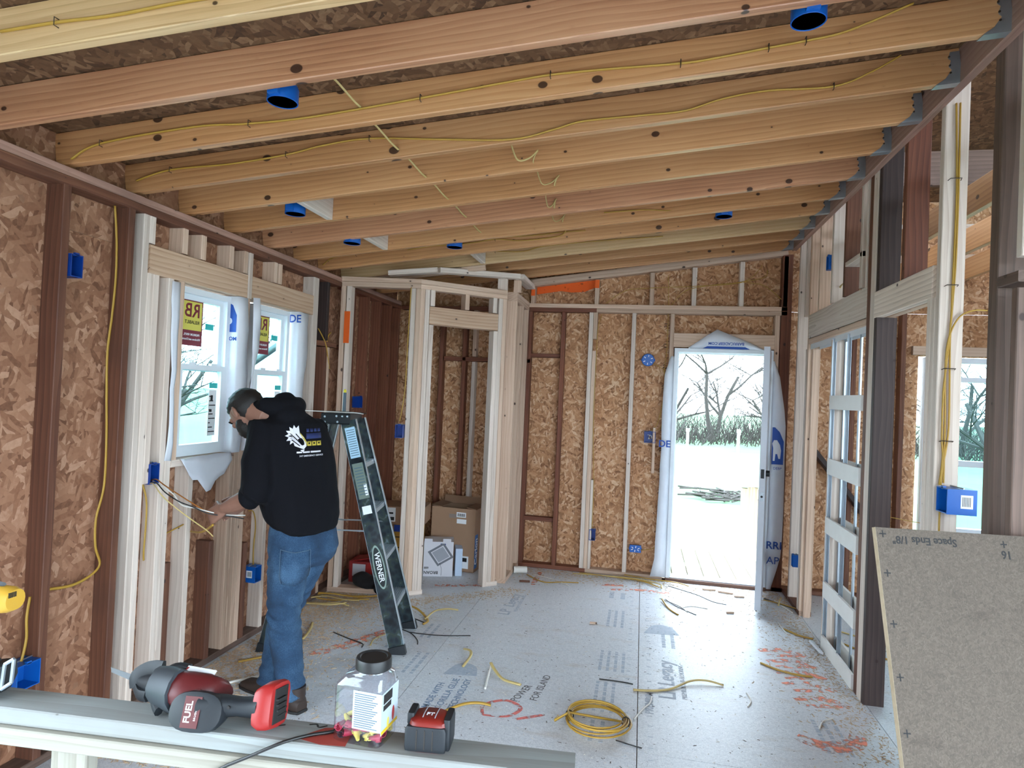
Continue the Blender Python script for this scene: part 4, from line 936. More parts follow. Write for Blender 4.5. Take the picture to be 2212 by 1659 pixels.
# ================================================================== LEANING SHEET
BL, TL = V((.815, 1.895, .003)), V((.803, 2.276, 1.229)); Ux = V((.958, .285, 0)).normalized()
Wy = (TL-BL).normalized(); hgt = (TL-BL).length
sheet_o = panel('flake_panel', BL, Ux, Wy, [(0, 1.22, 0, hgt)], -.018, M['osb_sheet'])
tag(sheet_o, 'big tan flake-board panel leaning in the right foreground, marked with crosses', 'panel')
edge = plain('sawn_panel_edge', '#c9b79c', .8, 0, 40, '#9c8568', .8)
MB().box(-.0006, 0, 0, hgt, -.018, 0).build('sawn_edge', edge, None).parent = sheet_o
def on_sheet(o): o.parent = sheet_o; return o
def cross(u, v):
    mb = MB(); mb.box(u-.011, u+.011, v-.002, v+.002, 0, .0006); mb.box(u-.002, u+.002, v-.011, v+.011, 0, .0006); on_sheet(mb.build('nail_mark', M['ink']))
for i in range(8): cross(.022, hgt-.02-.122*(i > 0)-.152*max(0, i-1))
cross(.428, hgt-.03)
me = text('panel_print', 'Space Ends 1/8"', .034, (0,0,0), (1,0,0), (0,1,0), M['ink'], None, extrude=.0003, bold=True); me.matrix_basis = Matrix.Translation((.16, hgt-.035, .0006)) @ Matrix.Rotation(PI, 4, 'Z'); on_sheet(me)
me = text('panel_print', '16', .036, (0,0,0), (1,0,0), (0,1,0), M['ink'], None, extrude=.0003, bold=True); me.matrix_basis = Matrix.Translation((.432, hgt-.062, .0006)) @ Matrix.Rotation(PI, 4, 'Z'); on_sheet(me)
# ================================================================== BENCH (boards on legs)
bd = V((1.293, .097, 0)).normalized(); bnr = V((-bd.y, bd.x, 0))
B0 = V((-.107, 1.333, 0))     # right end, centre line
bench_top_m = wood('whitewashed_bench_board', '#9a9f9f', '#8c8f8d', '#6c655f', knots=.06, kscale=4, stain='#85827d')
LB = wood('pale_scaffold_board', '#a39f93', '#959084', '#736b5e', knots=.06, kscale=4)
bench = tag(empty('sawhorse', (0, 0, 0)), 'makeshift sawhorse of whitewashed boards across the foreground', 'sawhorse')
b1 = lumber('top_board', B0 - bd*1.95 + V((0,0,.831)), B0 + V((0,0,.831)), .089, .038, bench_top_m, bench)
b2 = lumber('lower_board', B0 - bd*1.95 - bnr*.012 + V((0,0,.792)), B0 - bd*.02 - bnr*.012 + V((0,0,.792)), .089, .038, LB, bench)
for s in (1.13, .30):
    q = B0 - bd*s - bnr*.012
    lumber('leg', q + V((0,0,.0)), q + V((0,0,.772)), .089, .038, LB, bench, bnr)
# red overspray beside the jar and marker scribble, on the board
inv = b1.matrix_basis.inverted()
def on_board(mb, name, mat): 
    o = mb.build(name, mat); o.matrix_basis = inv; o.parent = b1; return o
mb = MB(); zt = .8505
mb.prism([(-.70,1.262,zt),(-.66,1.315,zt),(-.60,1.336,zt),(-.585,1.26,zt),(-.64,1.252,zt)], (0,0,.0005)); on_board(mb, 'red_overspray', plain('red_overspray', '#8e2a20', .7, 0, 30, '#a04638', .6))
mb = MB(); mb.tube(spline([(-.80,1.297,zt),(-.78,1.30,zt),(-.77,1.292,zt),(-.75,1.303,zt)],4), .0022, 4, .3); mb.tube(spline([(-.70,1.318,zt),(-.685,1.324,zt),(-.675,1.314,zt),(-.66,1.325,zt)],4), .0022, 4, .3); on_board(mb, 'marker_scribble', M['ink'])

# ================================================================== RECIPROCATING SAW
rubber = plain('black_rubber', '#1b2026', .55, 0, 60, '#12161a', .6); redp = plain('dark_red_plastic', '#5c1a1c', .4, 0, 20, '#4a1416', .6); redb = plain('bright_red_plastic', '#9c2422', .4)
greyc = plain('cast_grey', '#343a40', .5, .2)
saw = tag(empty('reciprocating_saw', (-.93, 1.26, .85)), 'red and black cordless reciprocating saw lying on the bench', 'power saw')
def loft(secs, n=14, p=2.6):
    """secs: (centre, axis_u vec, axis_v vec): superellipse rings"""
    rings = []
    for c, u, v in secs:
        c, u, v = V(c), V(u), V(v); ring = []
        for k in range(n):
            a = 2*PI*k/n; ca, sa = math.cos(a), math.sin(a)
            ring.append(c + u*(abs(ca)**(2/p)*(1 if ca >= 0 else -1)) + v*(abs(sa)**(2/p)*(1 if sa >= 0 else -1)))
        rings.append(ring)
    return rings
# blade
bt, bb = V((-.328,.095,.034)), V((-.215,.068,.032)); bdn = (bb-bt).normalized(); bu = V((.05,-.25,.96)).normalized()
mb = MB(); nb_ = bdn.cross(bu).normalized()*.0008
mb.prism([bt+bu*.008, bb+bu*.011, bb-bu*.011, bt-bu*.006], nb_); mb.build('blade', M['steel'], saw)
# shoe: bent plate with window
mb = MB()
mb.tube(spline([(-.225,.062,.02),(-.228,.066,.045),(-.20,.075,.064),(-.165,.075,.068)], 4), .009, 6, 2.0)
mb.tube(spline([(-.225,.062,.02),(-.205,.050,.012),(-.175,.04,.016)], 4), .009, 6, 1.6); mb.build('shoe', rubber, saw, True)
MB().cyl((-.215,.068,.033), (-.15,.045,.045), .014, 12, .022).build('blade_clamp', rubber, saw, True)
mb = MB(); mb.rings(loft([((-.165,.052,.04),(0.004,.014,-.02),(.003,.02,.022)),((-.135,.037,.047),(0.008,.02,-.027),(.004,.024,.028))])); mb.build('nose', rubber, saw, True)
# guard hoop
mb = MB()
mb.tube(spline([(-.083,.062,.083),(-.115,.055,.085),(-.135,.035,.068),(-.138,.018,.042),(-.122,.004,.02),(-.105,-.006,.012)], 5), .012, 8, .8); mb.build('guard', rubber, saw, True)
# gear case, upper body, motor drum
mb = MB(); mb.rings(loft([((-.132,.032,.047),(.012,.026,-.03),(.0,.026,.030)),((-.095,.022,.050),(.012,.03,-.034),(.0,.028,.034)),((-.06,.012,.050),(.012,.032,-.036),(.0,.028,.034))])); mb.build('gear_case', greyc, saw, True)
mb = MB(); mb.rings(loft([((-.085,.022,.048),(.010,.034,-.032),(0,.028,.030)),((-.045,.024,.049),(.010,.038,-.034),(0,.028,.031)),((-.012,.030,.049),(.008,.038,-.030),(0,.028,.029)),((.010,.038,.047),(.006,.032,-.024),(0,.024,.024)),((.022,.042,.046),(.006,.022,-.016),(0,.016,.016))])); body = mb.build('body_shell', redp, saw, True)
dax = V((.10,-.88,.32)).normalized(); dux = V((1,.12,0)); dux = (dux - dax*dux.dot(dax)).normalized(); duz = dax.cross(dux); duz = duz if duz.z > 0 else -duz
dc = V((.0,.020,.020))
def drum(k): return dc + dax*k
mb = MB(); mb.rings(loft([(drum(-.004), dux*.046, duz*.020),(drum(.018), dux*.060, duz*.032),(drum(.042), dux*.063, duz*.042),(drum(.054), dux*.059, duz*.040),(drum(.058), dux*.048, duz*.032)], 24, 2.5)); bul = mb.build('motor_housing', rubber, saw, True)
fc_ = drum(.0585) - dux*.006
mb = MB(); mb.obox(fc_, dux*.019, duz*.031, dax*.0012); pl = mb.build('badge', redp, None); pl.parent = bul
text('badge_lettering', 'FUEL', .020, tuple(fc_ + dax*.0016 - dux*.006), tuple(duz), tuple(-dux), M['label'], bul, bold=True, extrude=.0003)
text('badge_lettering', 'BRUSHLESS', .0058, tuple(fc_ + dax*.0016 + dux*.011), tuple(duz), tuple(-dux), M['label'], bul, extrude=.0003, spacing=1.2)
MB().tube([(-.012,.046,.077),(.010,.050,.074)], [.004,.004], 6).build('top_rib', redp, saw)
mb = MB(); mb.obox((-.045,.042,.0800), (.034,.004,-.003), (-.004,.020,.008), (0,-.001,.0012)); mb.build('rating_label', M['label'], saw)
mb = MB(); mb.obox((-.070,.036,.0798), (.010,.002,-.001), (-.002,.020,.008), (0,-.001,.002)); mb.build('rating_label_red', redb, saw)
mb = MB()
for dz in (.072, .058): mb.tube([(-.050,-.012,dz),(-.002,-.004,dz)], .0028, 6)
mb.build('vent_rib', redp, saw)
# handle and battery foot
mb = MB(); mb.rings(loft([((.012,-.008,.040),(.004,.028,.0),(0,-.004,.030)),((.05,.004,.042),(0,.025,0),(0,-.003,.024)),((.085,.014,.041),(0,.022,0),(0,-.003,.020)),((.115,.022,.040),(0,.025,0),(0,-.003,.022)),((.132,.028,.040),(0,.031,0),(0,-.004,.028))], 14, 2.4)); mb.build('handle', rubber, saw, True)
mb = MB(); mb.rings(loft([((.126,.026,.043),(-.004,.012,.036),(-.003,-.026,.004)),((.140,.031,.045),(-.004,.014,.044),(-.004,-.033,.004)),((.156,.036,.046),(-.004,.014,.045),(-.004,-.034,.004)),((.166,.039,.046),(-.004,.013,.043),(-.004,-.032,.004))], 14, 4.5)); ft = mb.build('battery_foot', redb, saw, True)
mb = MB(); mb.obox((.1675,.039,.046), (.001,.0003,0), (-.003,-.020,.002), (-.003,.010,.034)); o = mb.build('terminal_recess', M['ink'], None); o.parent = ft
for i in range(4):
    mb = MB(); mb.obox((.170,.042-.003,.024+i*.012), (.003,.001,0), (-.002,-.014,.001), (0,.0005,.002)); o = mb.build('terminal_blade', M['ink'], None); o.parent = ft
MB().cyl((.075,-.012,.050),(.075,-.015,.050),.004,8).build('screw', M['ink'], saw)

# ================================================================== JAR OF WIRE CONNECTORS
jar = tag(empty('connector_jar', (-.565, 1.312, .8505), math.radians(-4)), 'clear plastic jar with black lid holding red and yellow wire connectors', 'jar')
def clear():
    m, t, b = newmat('clear_plastic'); t.nodes.remove(b); out = t.nodes['Material Output']
    tr = N(t, 'ShaderNodeBsdfTransparent'); tr.inputs[0].default_value = (.90, .91, .95, 1)
    gl = N(t, 'ShaderNodeBsdfGlossy'); gl.inputs['Roughness'].default_value = .08
    lw = N(t, 'ShaderNodeLayerWeight'); mx = N(t, 'ShaderNodeMixShader')
    t.links.new(math_(t, 'ADD', math_(t, 'MULTIPLY', math_(t, 'POWER', lw.outputs['Facing'], 2.0), .55), .07), mx.inputs[0]); t.links.new(tr.outputs[0], mx.inputs[1]); t.links.new(gl.outputs[0], mx.inputs[2])
    t.links.new(mx.outputs[0], out.inputs['Surface']); return m
M['clear'] = clear()
def sq(hw, hd, z, p=7, n=28, ox=0):
    r_ = []
    for k in range(n):
        a = 2*PI*(k+.5)/n; ca, sa = math.cos(a), math.sin(a)
        r_.append((ox + hw*abs(ca)**(2/p)*(1 if ca > 0 else -1), hd*abs(sa)**(2/p)*(1 if sa > 0 else -1), z))
    return r_
mb = MB(); mb.rings([sq(.054,.040,0), sq(.058,.043,.004), sq(.058,.043,.112), sq(.056,.042,.120), sq(.047,.037,.140,5,ox=.008), sq(.036,.034,.147,2.2,ox=.014), sq(.034,.034,.156,2,ox=.014)], cap=False); mb.f.append(tuple(range(28))); mb.mi.append(0)
mb.build('jar_body', M['clear'], jar, True)
lid = MB().lathe([(.001,.150),(.037,.150),(.039,.152),(.039,.170),(.037,.174),(.030,.175),(.028,.173),(.001,.173)], (.014,0,0), 32).build('lid', plain('black_lid', '#17181a', .45), jar, True)
paper = plain('jar_label_paper', '#b4c0c9', .5, 0, 8, '#a6b2bc', .5)
mb = MB(); mb.box(-.008,.0585,-.0442,-.0434,.036,.116); mb.build('label', paper, jar); MB().box(.0586,.0594,-.0434,.034,.030,.116).build('label', paper, jar)
mb = MB()
for i in range(16): mb.box(-.004,.05-.012*((i*7)%4)/3,-.0447,-.0442,.040+i*.0046,.0418+i*.0046)
mb.build('label_print', plain('grey_print','#5c6b7a',.6), jar)
mb = MB(); mb.box(.0594,.0598,-.036,.004,.092,.112); mb.box(.0594,.0598,-.036,.0,.078,.089); mb.build('label_print', M['ink'], jar)
mb = MB(); mb.box(.0594,.0598,-.043,.033,.031,.038); mb.build('label_band', plain('yellow_band','#d9b514',.5), jar)
MB().ell((.0597,.012,.055),.0006,.006,.016).build('label_picture', redb, jar, True); MB().ell((.0597,-.012,.045),.0006,.005,.012).build('label_picture', plain('pic_yellow','#d8c34a',.5), jar, True)
for z in (.055,.072,.09): MB().box(-.0583,-.0578,-.03,.005,z,z+.004).build('grip_rib', M['clear'], jar)
cred = plain('wine_red_connector', '#b02a48', .4); cyel = plain('yellow_connector', '#e3d264', .4); cblk = plain('dark_connector', '#33343c', .5)
rj = random.Random(5)
conn = MB(); conn.lathe([(.0035,0),(.0042,.002),(.0055,.010),(.0078,.017),(.0082,.026),(.0068,.026),(.006,.018),(.001,.012)], (0,0,-.013), 10)
for s in (-1,1): conn.box(s*.007-.0035, s*.007+.0035, -.0012, .0012, .004, .012)
cme = {}
for nm, mt in (('r',cred),('y',cyel),('k',cblk)): cme[nm] = conn.mesh('wire_connector', mt, True)
Rj = Matrix.Rotation(math.radians(-4), 4, 'Z'); jl = V((-.565,1.312,.8505))
ci = 0
for lay in range(3):
    for gx in range(5):
        for gy in range(3):
            if rj.random() < (.0 if lay == 0 else .08 if lay == 1 else .5): continue
            kd = rj.choice('rryyr' if ci else 'k'); ci += 1
            me2 = cme['k'] if ci in (9, 20) else cme[kd]
            o = bpy.data.objects.new('wire_connector', me2); C.objects.link(o)
            q = V((-.042+gx*.0205+rj.uniform(-.003,.003), -.026+gy*.026+rj.uniform(-.003,.003), .014+lay*.0155))
            o.location = jl + Rj @ q; o.rotation_euler = (rj.uniform(1.2,1.9), rj.uniform(-.5,.5), rj.uniform(0,6.28))
            col = 'dark' if me2 is cme['k'] else ('wine-red' if me2 is cme['r'] else 'yellow')
            tag(o, f'{col} winged wire connector in the clear jar', 'wire connector', f'{col} wire connectors in the jar')

# ================================================================== TAPE MEASURE
tp = tag(empty('tape_measure', (-.418, 1.318, .8505), math.radians(6)), 'chunky red and black tape measure on the bench board', 'tape measure')
ring = [sq(.040,.033,0,5), sq(.042,.035,.004,5), sq(.042,.035,.050,5), sq(.040,.033,.060,4), sq(.030,.026,.066,3)]
mb = MB(); mb.rings(ring); mb.build('case', plain('tape_red', '#7e1f17', .4, 0, 12, '#691812', .5), tp, True)
mb = MB(); mb.rings([sq(.0425,.0065,.003,6), sq(.044,.0075,.010,6), sq(.044,.0075,.046,6), sq(.040,.006,.053,6)]); g_ = mb.build('rubber_grip', rubber, tp, True); g_.location = (-.003,-.031,0)
for x in (-.018, -.001, .016): 
    o = MB().box(x-.0008,x+.0008,-.0085,-.007,.008,.048).build('grip_groove', M['nail'], None); o.parent = g_
mb = MB(); mb.rings([sq(.0075,.030,.003,6), sq(.0085,.032,.01,6), sq(.0085,.032,.055,6), sq(.007,.028,.066,6)]); o = mb.build('corner_bumper', rubber, tp, True); o.location = (.040,.004,0)
mb = MB(); mb.rings([sq(.0075,.022,.045,6), sq(.0085,.024,.05,6), sq(.0085,.024,.066,6), sq(.007,.022,.070,6)]); o = mb.build('corner_bumper', rubber, tp, True); o.location = (-.040,.008,0)
o = text('lettering', 'FT', .016, (.0,-.004,.0668), (1,0,0), (0,1,0), M['label'], tp, bold=True, extrude=.0003)
mb = MB()
for x in (-.012,.014): mb.tube(spline([(x-.002,-.022,.063),(x,-.012,.070),(x+.004,.004,.076),(x+.006,.018,.074)], 4), .0012, 5)
mb.tube([(-.006,.018,.074),(.02,.018,.074)], .0012, 5); mb.build('belt_clip', M['steel'], tp, True)

# cord lying across the boards
cable('black_cord', [(-1.0,1.19,.66),(-.93,1.203,.72),(-.855,1.212,.782),(-.78,1.219,.822),(-.715,1.236,.852),(-.675,1.272,.8545),(-.63,1.305,.8545),(-.60,1.37,.850),(-.59,1.40,.80)], .0035, 'wire_black', 'thin black cord slung over the bench boards by the jar', cat='cord', flat=1)

# ================================================================== DRILL at the left edge
dy = plain('tan_yellow_plastic', '#c79a34', .45, 0, 20, '#b08528', .5)
dr = tag(empty('cordless_drill', (-1.46, 1.24, .85)), 'yellow and black cordless drill cut off by the left edge', 'drill')
mb = MB(); mb.rings(loft([((-.20,-.045,.215),(.0,.026,0),(0,0,.026)),((-.12,-.026,.222),(0,.030,0),(0,0,.032)),((-.03,-.008,.222),(0,.031,0),(0,0,.033)),((.018,.002,.222),(0,.03,0),(0,0,.030)),((.030,.005,.222),(0,.024,0),(0,0,.024))], 18, 2.3)); hd = mb.build('motor_housing', dy, dr, True)
mb = MB()
for i in range(5): mb.obox((.0305,-.012+.004*i,.236-.0), (.001,0,0), (0,.0011,0), (0,0,.006))
o = mb.build('vent_slot', M['ink'], None); o.parent = hd
mb = MB(); mb.rings(loft([((-.10,-.02,.245),(.06,.012,0),(0,0,.012)),((-.05,-.012,.256),(.05,.01,0),(0,.001,.010)),((-.02,-.008,.258),(.03,.006,0),(0,.001,.006))],12,2.6)); mb.build('top_grip', rubber, dr, True)
mb = MB(); mb.rings(loft([((-.07,-.018,.20),(.03,.005,.006),(-.003,.022,0)),((-.055,-.016,.15),(.026,.004,.004),(-.003,.020,0)),((-.04,-.014,.10),(.026,.004,.004),(-.003,.020,0)),((-.03,-.012,.072),(.034,.005,.004),(-.003,.024,0))], 14, 2.6)); mb.build('handle', rubber, dr, True)
mb = MB(); mb.rings(loft([((-.06,-.018,.0),(.085,.014,.012),(-.006,.032,0)),((-.05,-.016,.03),(.088,.014,.014),(-.006,.034,0)),((-.04,-.014,.066),(.075,.012,.012),(-.006,.031,0))], 14, 4.5)); mb.build('battery', rubber, dr, True)
mb = MB(); mb.add([(.050,-.030,.030),(.066,-.024,.042),(.066,-.020,.096),(.050,-.026,.084)],[(0,1,2,3)])
cl = MB(); 
for a, b in (((.046,-.032,.030),(.066,-.026,.045)),((.066,-.026,.045),(.066,-.022,.098)),((.066,-.022,.098),(.048,-.028,.086)),((.048,-.028,.086),(.046,-.032,.030))): cl.cyl(a, b, .0042, 6)
cl.build('belt_hook', M['steel'], dr, True)
# ================================================================== THE WORKER
from mathutils.bvhtree import BVHTree
fx = V((-.93, .37, 0)).normalized(); lx = V((-fx.y, fx.x, 0)); Zu = V((0, 0, 1))
lx = V((-.37, -.93, 0)).normalized()
MR = V((-1.70, 2.96, 0))
man = tag(empty('person', MR), 'person in black hooded sweatshirt and jeans bending over wires at left wall', 'person')
def rel(q): return V(q) - MR
def vox(mb, name, voxel, smooth=6, fac=.5):
    me = bpy.data.meshes.new(name); me.from_pydata(mb.v, [], mb.f); me.update()
    bm = bmesh.new(); bm.from_mesh(me); bmesh.ops.recalc_face_normals(bm, faces=bm.faces); bm.to_mesh(me); bm.free()
    o = bpy.data.objects.new(name, me)
    r_ = o.modifiers.new('r', 'REMESH'); r_.mode = 'VOXEL'; r_.voxel_size = voxel
    s_ = o.modifiers.new('s', 'SMOOTH'); s_.iterations = smooth; s_.factor = fac
    out = evaluated_mesh(o); out.name = name
    bpy.data.meshes.remove(me)
    out.polygons.foreach_set('use_smooth', [True]*len(out.polygons)); return out
def put(name, me, mat, parent):
    me.materials.clear(); me.materials.append(mat); o = bpy.data.objects.new(name, me); return link(o, parent)
def ovl(secs, n=20, p=2.2): return loft(secs, n, p)
def limb(mb, pts, rad, n=12, flat=None):
    rings = []
    P_ = [rel(q) for q in pts]
    for i, q in enumerate(P_):
        T = (P_[min(i+1, len(P_)-1)] - P_[max(i-1, 0)]).normalized()
        u = T.cross(V((.31,.2,.93)) if abs(T.z) < .85 else lx).normalized(); v = T.cross(u)
        r1 = rad[i] if not isinstance(rad[i], tuple) else rad[i][0]; r2 = rad[i] if not isinstance(rad[i], tuple) else rad[i][1]
        rings.append([q + u*r1*math.cos(2*PI*k/n) + v*r2*math.sin(2*PI*k/n) for k in range(n)])
    mb.rings(rings)
skin = plain('skin', '#8d6654', .55, 0, 40, '#785143', .6)
navy = plain('black_sweatshirt', '#0c0c12', .95, 0, 120, '#07070b', .8, spec=.2, bstr=.12)
denim_m, t, b = newmat('blue_denim'); v = objcoord(t, False)
n1 = N(t, 'ShaderNodeTexNoise', Scale=5, Detail=5); t.links.new(v, n1.inputs['Vector']); n2 = N(t, 'ShaderNodeTexNoise', Scale=240, Detail=2); t.links.new(v, n2.inputs['Vector'])
fc = math_(t, 'ADD', math_(t, 'MULTIPLY', n1.outputs['Fac'], .8), math_(t, 'MULTIPLY', n2.outputs['Fac'], .3))
t.links.new(ramp(t, fc, [(.3, lin('#0f2033')), (.52, lin('#1d3a56')), (.78, lin('#4b6c88'))]), b.inputs['Base Color']); b.inputs['Roughness'].default_value = .9; bump(t, b, n2.outputs['Fac'], .2, .001)
hairm = plain('dark_hair', '#17120f', .6, 0, 200, '#0c0908', .8, bstr=.6); boot = plain('brown_boot', '#33241d', .6, 0, 30, '#241813', .7)

# ---- body: head, neck, trunk core, arms and hands in one skin
hc = V((-1.972, 2.905, 1.452)); hf = (fx*.64 - Zu*.77).normalized(); hu = (fx*.77 + Zu*.64).normalized()
HR = Matrix((lx, hf, hu)).transposed()        # local (l, f, u) -> world
def hp(l, f, u): return rel(hc + lx*l + hf*f + hu*u)
bd_ = MB()
bd_.ell(hp(0,-.008,.025), .076, .096, .092, 18, 12, HR)
bd_.ell(hp(0,.030,-.045), .058, .064, .072, 16, 10, HR); bd_.ell(hp(0,.062,-.088), .034, .030, .026, 12, 8, HR)
bd_.ell(hp(0,.075,.025), .055, .02, .022, 12, 8, HR)
bd_.ell(hp(0,.098,-.022), .012, .018, .028, 10, 8, HR); bd_.ell(hp(0,.108,-.036), .015, .013, .012, 10, 8, HR)
bd_.ell(hp(0,.086,-.066), .026, .012, .010, 10, 6, HR)
for s in (-1, 1):
    bd_.ell(hp(s*.038,.070,-.018), .022, .016, .016, 10, 6, HR)
    bd_.ell(hp(s*.078,-.012,-.008), .012, .021, .034, 10, 8, HR @ Matrix.Rotation(s*.35, 3, 'Z'))
    bd_.ell(hp(s*.084,-.018,-.002), .008, .016, .026, 10, 8, HR @ Matrix.Rotation(s*.5, 3, 'Z'))
nk = V((-1.82, 2.962, 1.42))
limb(bd_, [hc - hf*.045 - hu*.03, hc - hf*.06 - hu*.085, nk, nk + V((.03,0,-.1))], [.055, .058, .062, .08], 16)
limb(bd_, [nk, V((-1.73,2.972,1.30)), V((-1.68,2.972,1.10)), V((-1.66,2.97,.90))], [.07, .11, .12, .12], 16)
SLp, ELp, WLp = V((-1.835,2.81,1.355)), V((-1.785,2.745,1.075)), V((-1.985,2.775,.985))
SRp, ERp, WRp = V((-1.715,3.125,1.355)), V((-1.80,3.12,1.08)), V((-1.985,2.93,.985))
limb(bd_, [SLp, SLp.lerp(ELp,.5), ELp, ELp.lerp(WLp,.3), ELp.lerp(WLp,.7), WLp], [.055,.052,.048,.049,.040,(.032,.026)], 14)
limb(bd_, [SRp, SRp.lerp(ERp,.5), ERp, ERp.lerp(WRp,.3), ERp.lerp(WRp,.7), WRp], [.055,.052,.048,.049,.040,(.032,.026)], 14)
limb(bd_, [V((-1.74,2.972,1.34)), SLp], [.08,.06], 14); limb(bd_, [V((-1.74,2.972,1.34)), SRp], [.08,.06], 14)
def hand(W, d, pn, side, curl):
    """W wrist, d hand direction, pn palm normal, side = thumb side"""
    d, pn, side = V(d).normalized(), V(pn), V(side); pn = (pn - d*pn.dot(d)).normalized(); side = d.cross(pn) * (1 if d.cross(pn).dot(side) > 0 else -1)
    secs = []
    for t_, wdt, th in ((-.01,.028,.022),(.02,.036,.019),(.055,.042,.016),(.088,.041,.013)):
        secs.append((rel(W + d*t_), side*wdt, pn*th))
    bd_.rings(loft(secs, 14, 2.6))
    for i, (o_, ln_) in enumerate(((.030,.072),(.010,.080),(-.011,.074),(-.031,.060))):
        q = W + d*.078 + side*o_; dd = d.copy(); pts = [q]; rr = [.0095]
        for k_, (fr, c_) in enumerate(((.42, curl*.9), (.32, curl*1.25), (.26, curl*.9))):
            dd = (dd*math.cos(c_) + pn*math.sin(c_)).normalized() if k_ == 0 else Matrix.Rotation(0,3,'X') @ (dd*math.cos(c_) + (pn - dd*pn.dot(dd)).normalized()*math.sin(c_)).normalized()
            q = q + dd*ln_*fr; pts.append(q); rr.append(.0088 - .0008*k_)
        limb(bd_, pts, rr, 8)
    q = W + d*.022 + side*.030; t1 = (side*.75 + d*.55 + pn*.45).normalized(); t2 = (d*.85 + pn*.5 + side*.1).normalized()
    limb(bd_, [q, q + t1*.034, q + t1*.034 + t2*.030, q + t1*.034 + t2*.052], [.013,.0115,.0105,.008], 8)
hand(WLp, (-.72,.02,-.45), (-.25,.75,-.4), (-.45,.3,.8), .55)
hand(WRp, (-.62,-.45,-.35), (-.3,-.75,-.3), (-.4,-.3,.85), .55)
body_me = vox(bd_, 'body', .0042, 4, .45)
body = put('body', body_me, skin, man)
# ---- hair cap and beard
def shell(name, cond, c0, rx, ry, rz, k_in, k_out, mat, n=36, m=24, ns=.006):
    mb = MB(); rings = []
    for j in range(m+1):
        th = PI*(j+.02)/(m+.04); ring = []
        for k in range(n):
            a = 2*PI*k/n; q = V((math.sin(th)*math.cos(a), math.sin(th)*math.sin(a), -math.cos(th)))
            s = k_in + (k_out-k_in)*cond(q)
            p_ = V((q.x*rx*s, q.y*ry*s, q.z*rz*s)); p_ += q*noise.noise(q*9)*ns + q*noise.noise(q*30)*ns*.5
            ring.append(hp(c0[0]+p_.x, c0[1]+p_.y, c0[2]+p_.z))
        rings.append(ring)
    mb.rings(rings); return mb.build(name, mat, man, 'all')
sg = lambda x: 1/(1+math.exp(-x))
hair_c = lambda q: max(sg((-.02 - q.y)*16) * sg((q.z+.80)*14), sg((q.z - .12 - max(0, q.y-.55)*.9)*20) * sg((.95 - q.y)*16), sg((-q.y*.9 + q.z*.55 - .12)*16) * sg((q.z+.62)*14))
shell('hair', hair_c, (0,-.010,.022), .078, .098, .096, .84, 1.09, hairm)
shell('beard', lambda q: sg((q.y+.35)*10)*sg((.42-q.z)*9)*(1 - .95*sg((q.y-.55)*14)*sg((q.z+.12)*14)), (0,.030,-.050), .060, .066, .074, .84, 1.08, hairm, ns=.005)
for s in (-1, 1):
    MB().ell(hp(s*.034,.079,-.008), .013, .010, .009, 10, 8, HR).build('eye', M['label'], man, 'all'); MB().ell(hp(s*.034,.0815,-.013), .006, .009, .006, 8, 6, HR).build('iris', M['ink'], man, 'all')
    MB().tube(spline([hp(s*.014,.096,.016), hp(s*.032,.096,.024), hp(s*.054,.082,.018)], 4), .0045, 6).build('eyebrow', hairm, man, 'all')
# ---- hooded sweatshirt
hd = MB()
def tsec(c, wl_, wf_, tilt=0): return (rel(c), lx*wl_, (fx*math.cos(tilt) + Zu*math.sin(tilt))*wf_)
hd.rings(ovl([tsec((-1.675,2.960,.905),.172,.142,.28), tsec((-1.675,2.960,.925),.188,.156,.28), tsec((-1.685,2.968,.97),.200,.170,.25), tsec((-1.70,2.970,1.08),.200,.162,.15), tsec((-1.72,2.974,1.20),.205,.152,.10), tsec((-1.745,2.976,1.32),.205,.142,-.05),
            tsec((-1.765,2.972,1.385),.185,.125,-.25), tsec((-1.80,2.968,1.43),.11,.09,-.5), tsec((-1.825,2.965,1.455),.075,.070,-.6)], 28, 2.4))
limb(hd, [V((-1.745,2.972,1.33)), SLp, SLp.lerp(ELp,.45), SLp.lerp(ELp,.85), ELp + (WLp-ELp)*.08, ELp + (WLp-ELp)*.22, ELp + (WLp-ELp)*.30], [.10,.088,.080,.076,.073,.066,.058], 16)
limb(hd, [V((-1.745,2.972,1.33)), SRp, SRp.lerp(ERp,.45), SRp.lerp(ERp,.85), ERp + (WRp-ERp)*.08, ERp + (WRp-ERp)*.22, ERp + (WRp-ERp)*.30], [.10,.088,.080,.076,.073,.066,.058], 16)
# hood bunched behind the neck
hb = V((-1.835,2.955,1.482))
pts = [hb + fx*.085 + lx*.055 + Zu*-.035, hb + fx*.04 + lx*.095 + Zu*.0, hb - fx*.03 + lx*.10 + Zu*.015, hb - fx*.085 + lx*.045 + Zu*.01, hb - fx*.095 + Zu*.015, hb - fx*.085 - lx*.045 + Zu*.01, hb - fx*.03 - lx*.10 + Zu*.015, hb + fx*.04 - lx*.095 + Zu*.0, hb + fx*.085 - lx*.055 + Zu*-.035]
limb(hd, pts, [.03,.036,.042,.048,.05,.048,.042,.036,.03], 12)
hd.ell(rel(hb - fx*.115 + Zu*-.035), .085, .055, .06, 16, 10, Matrix((lx, fx, Zu)).transposed()); hd.ell(rel(hb - fx*.055 + Zu*.052), .055, .045, .032, 14, 8, Matrix((lx, fx, Zu)).transposed())
hood_me = vox(hd, 'hooded_sweatshirt', .008, 5, .5)
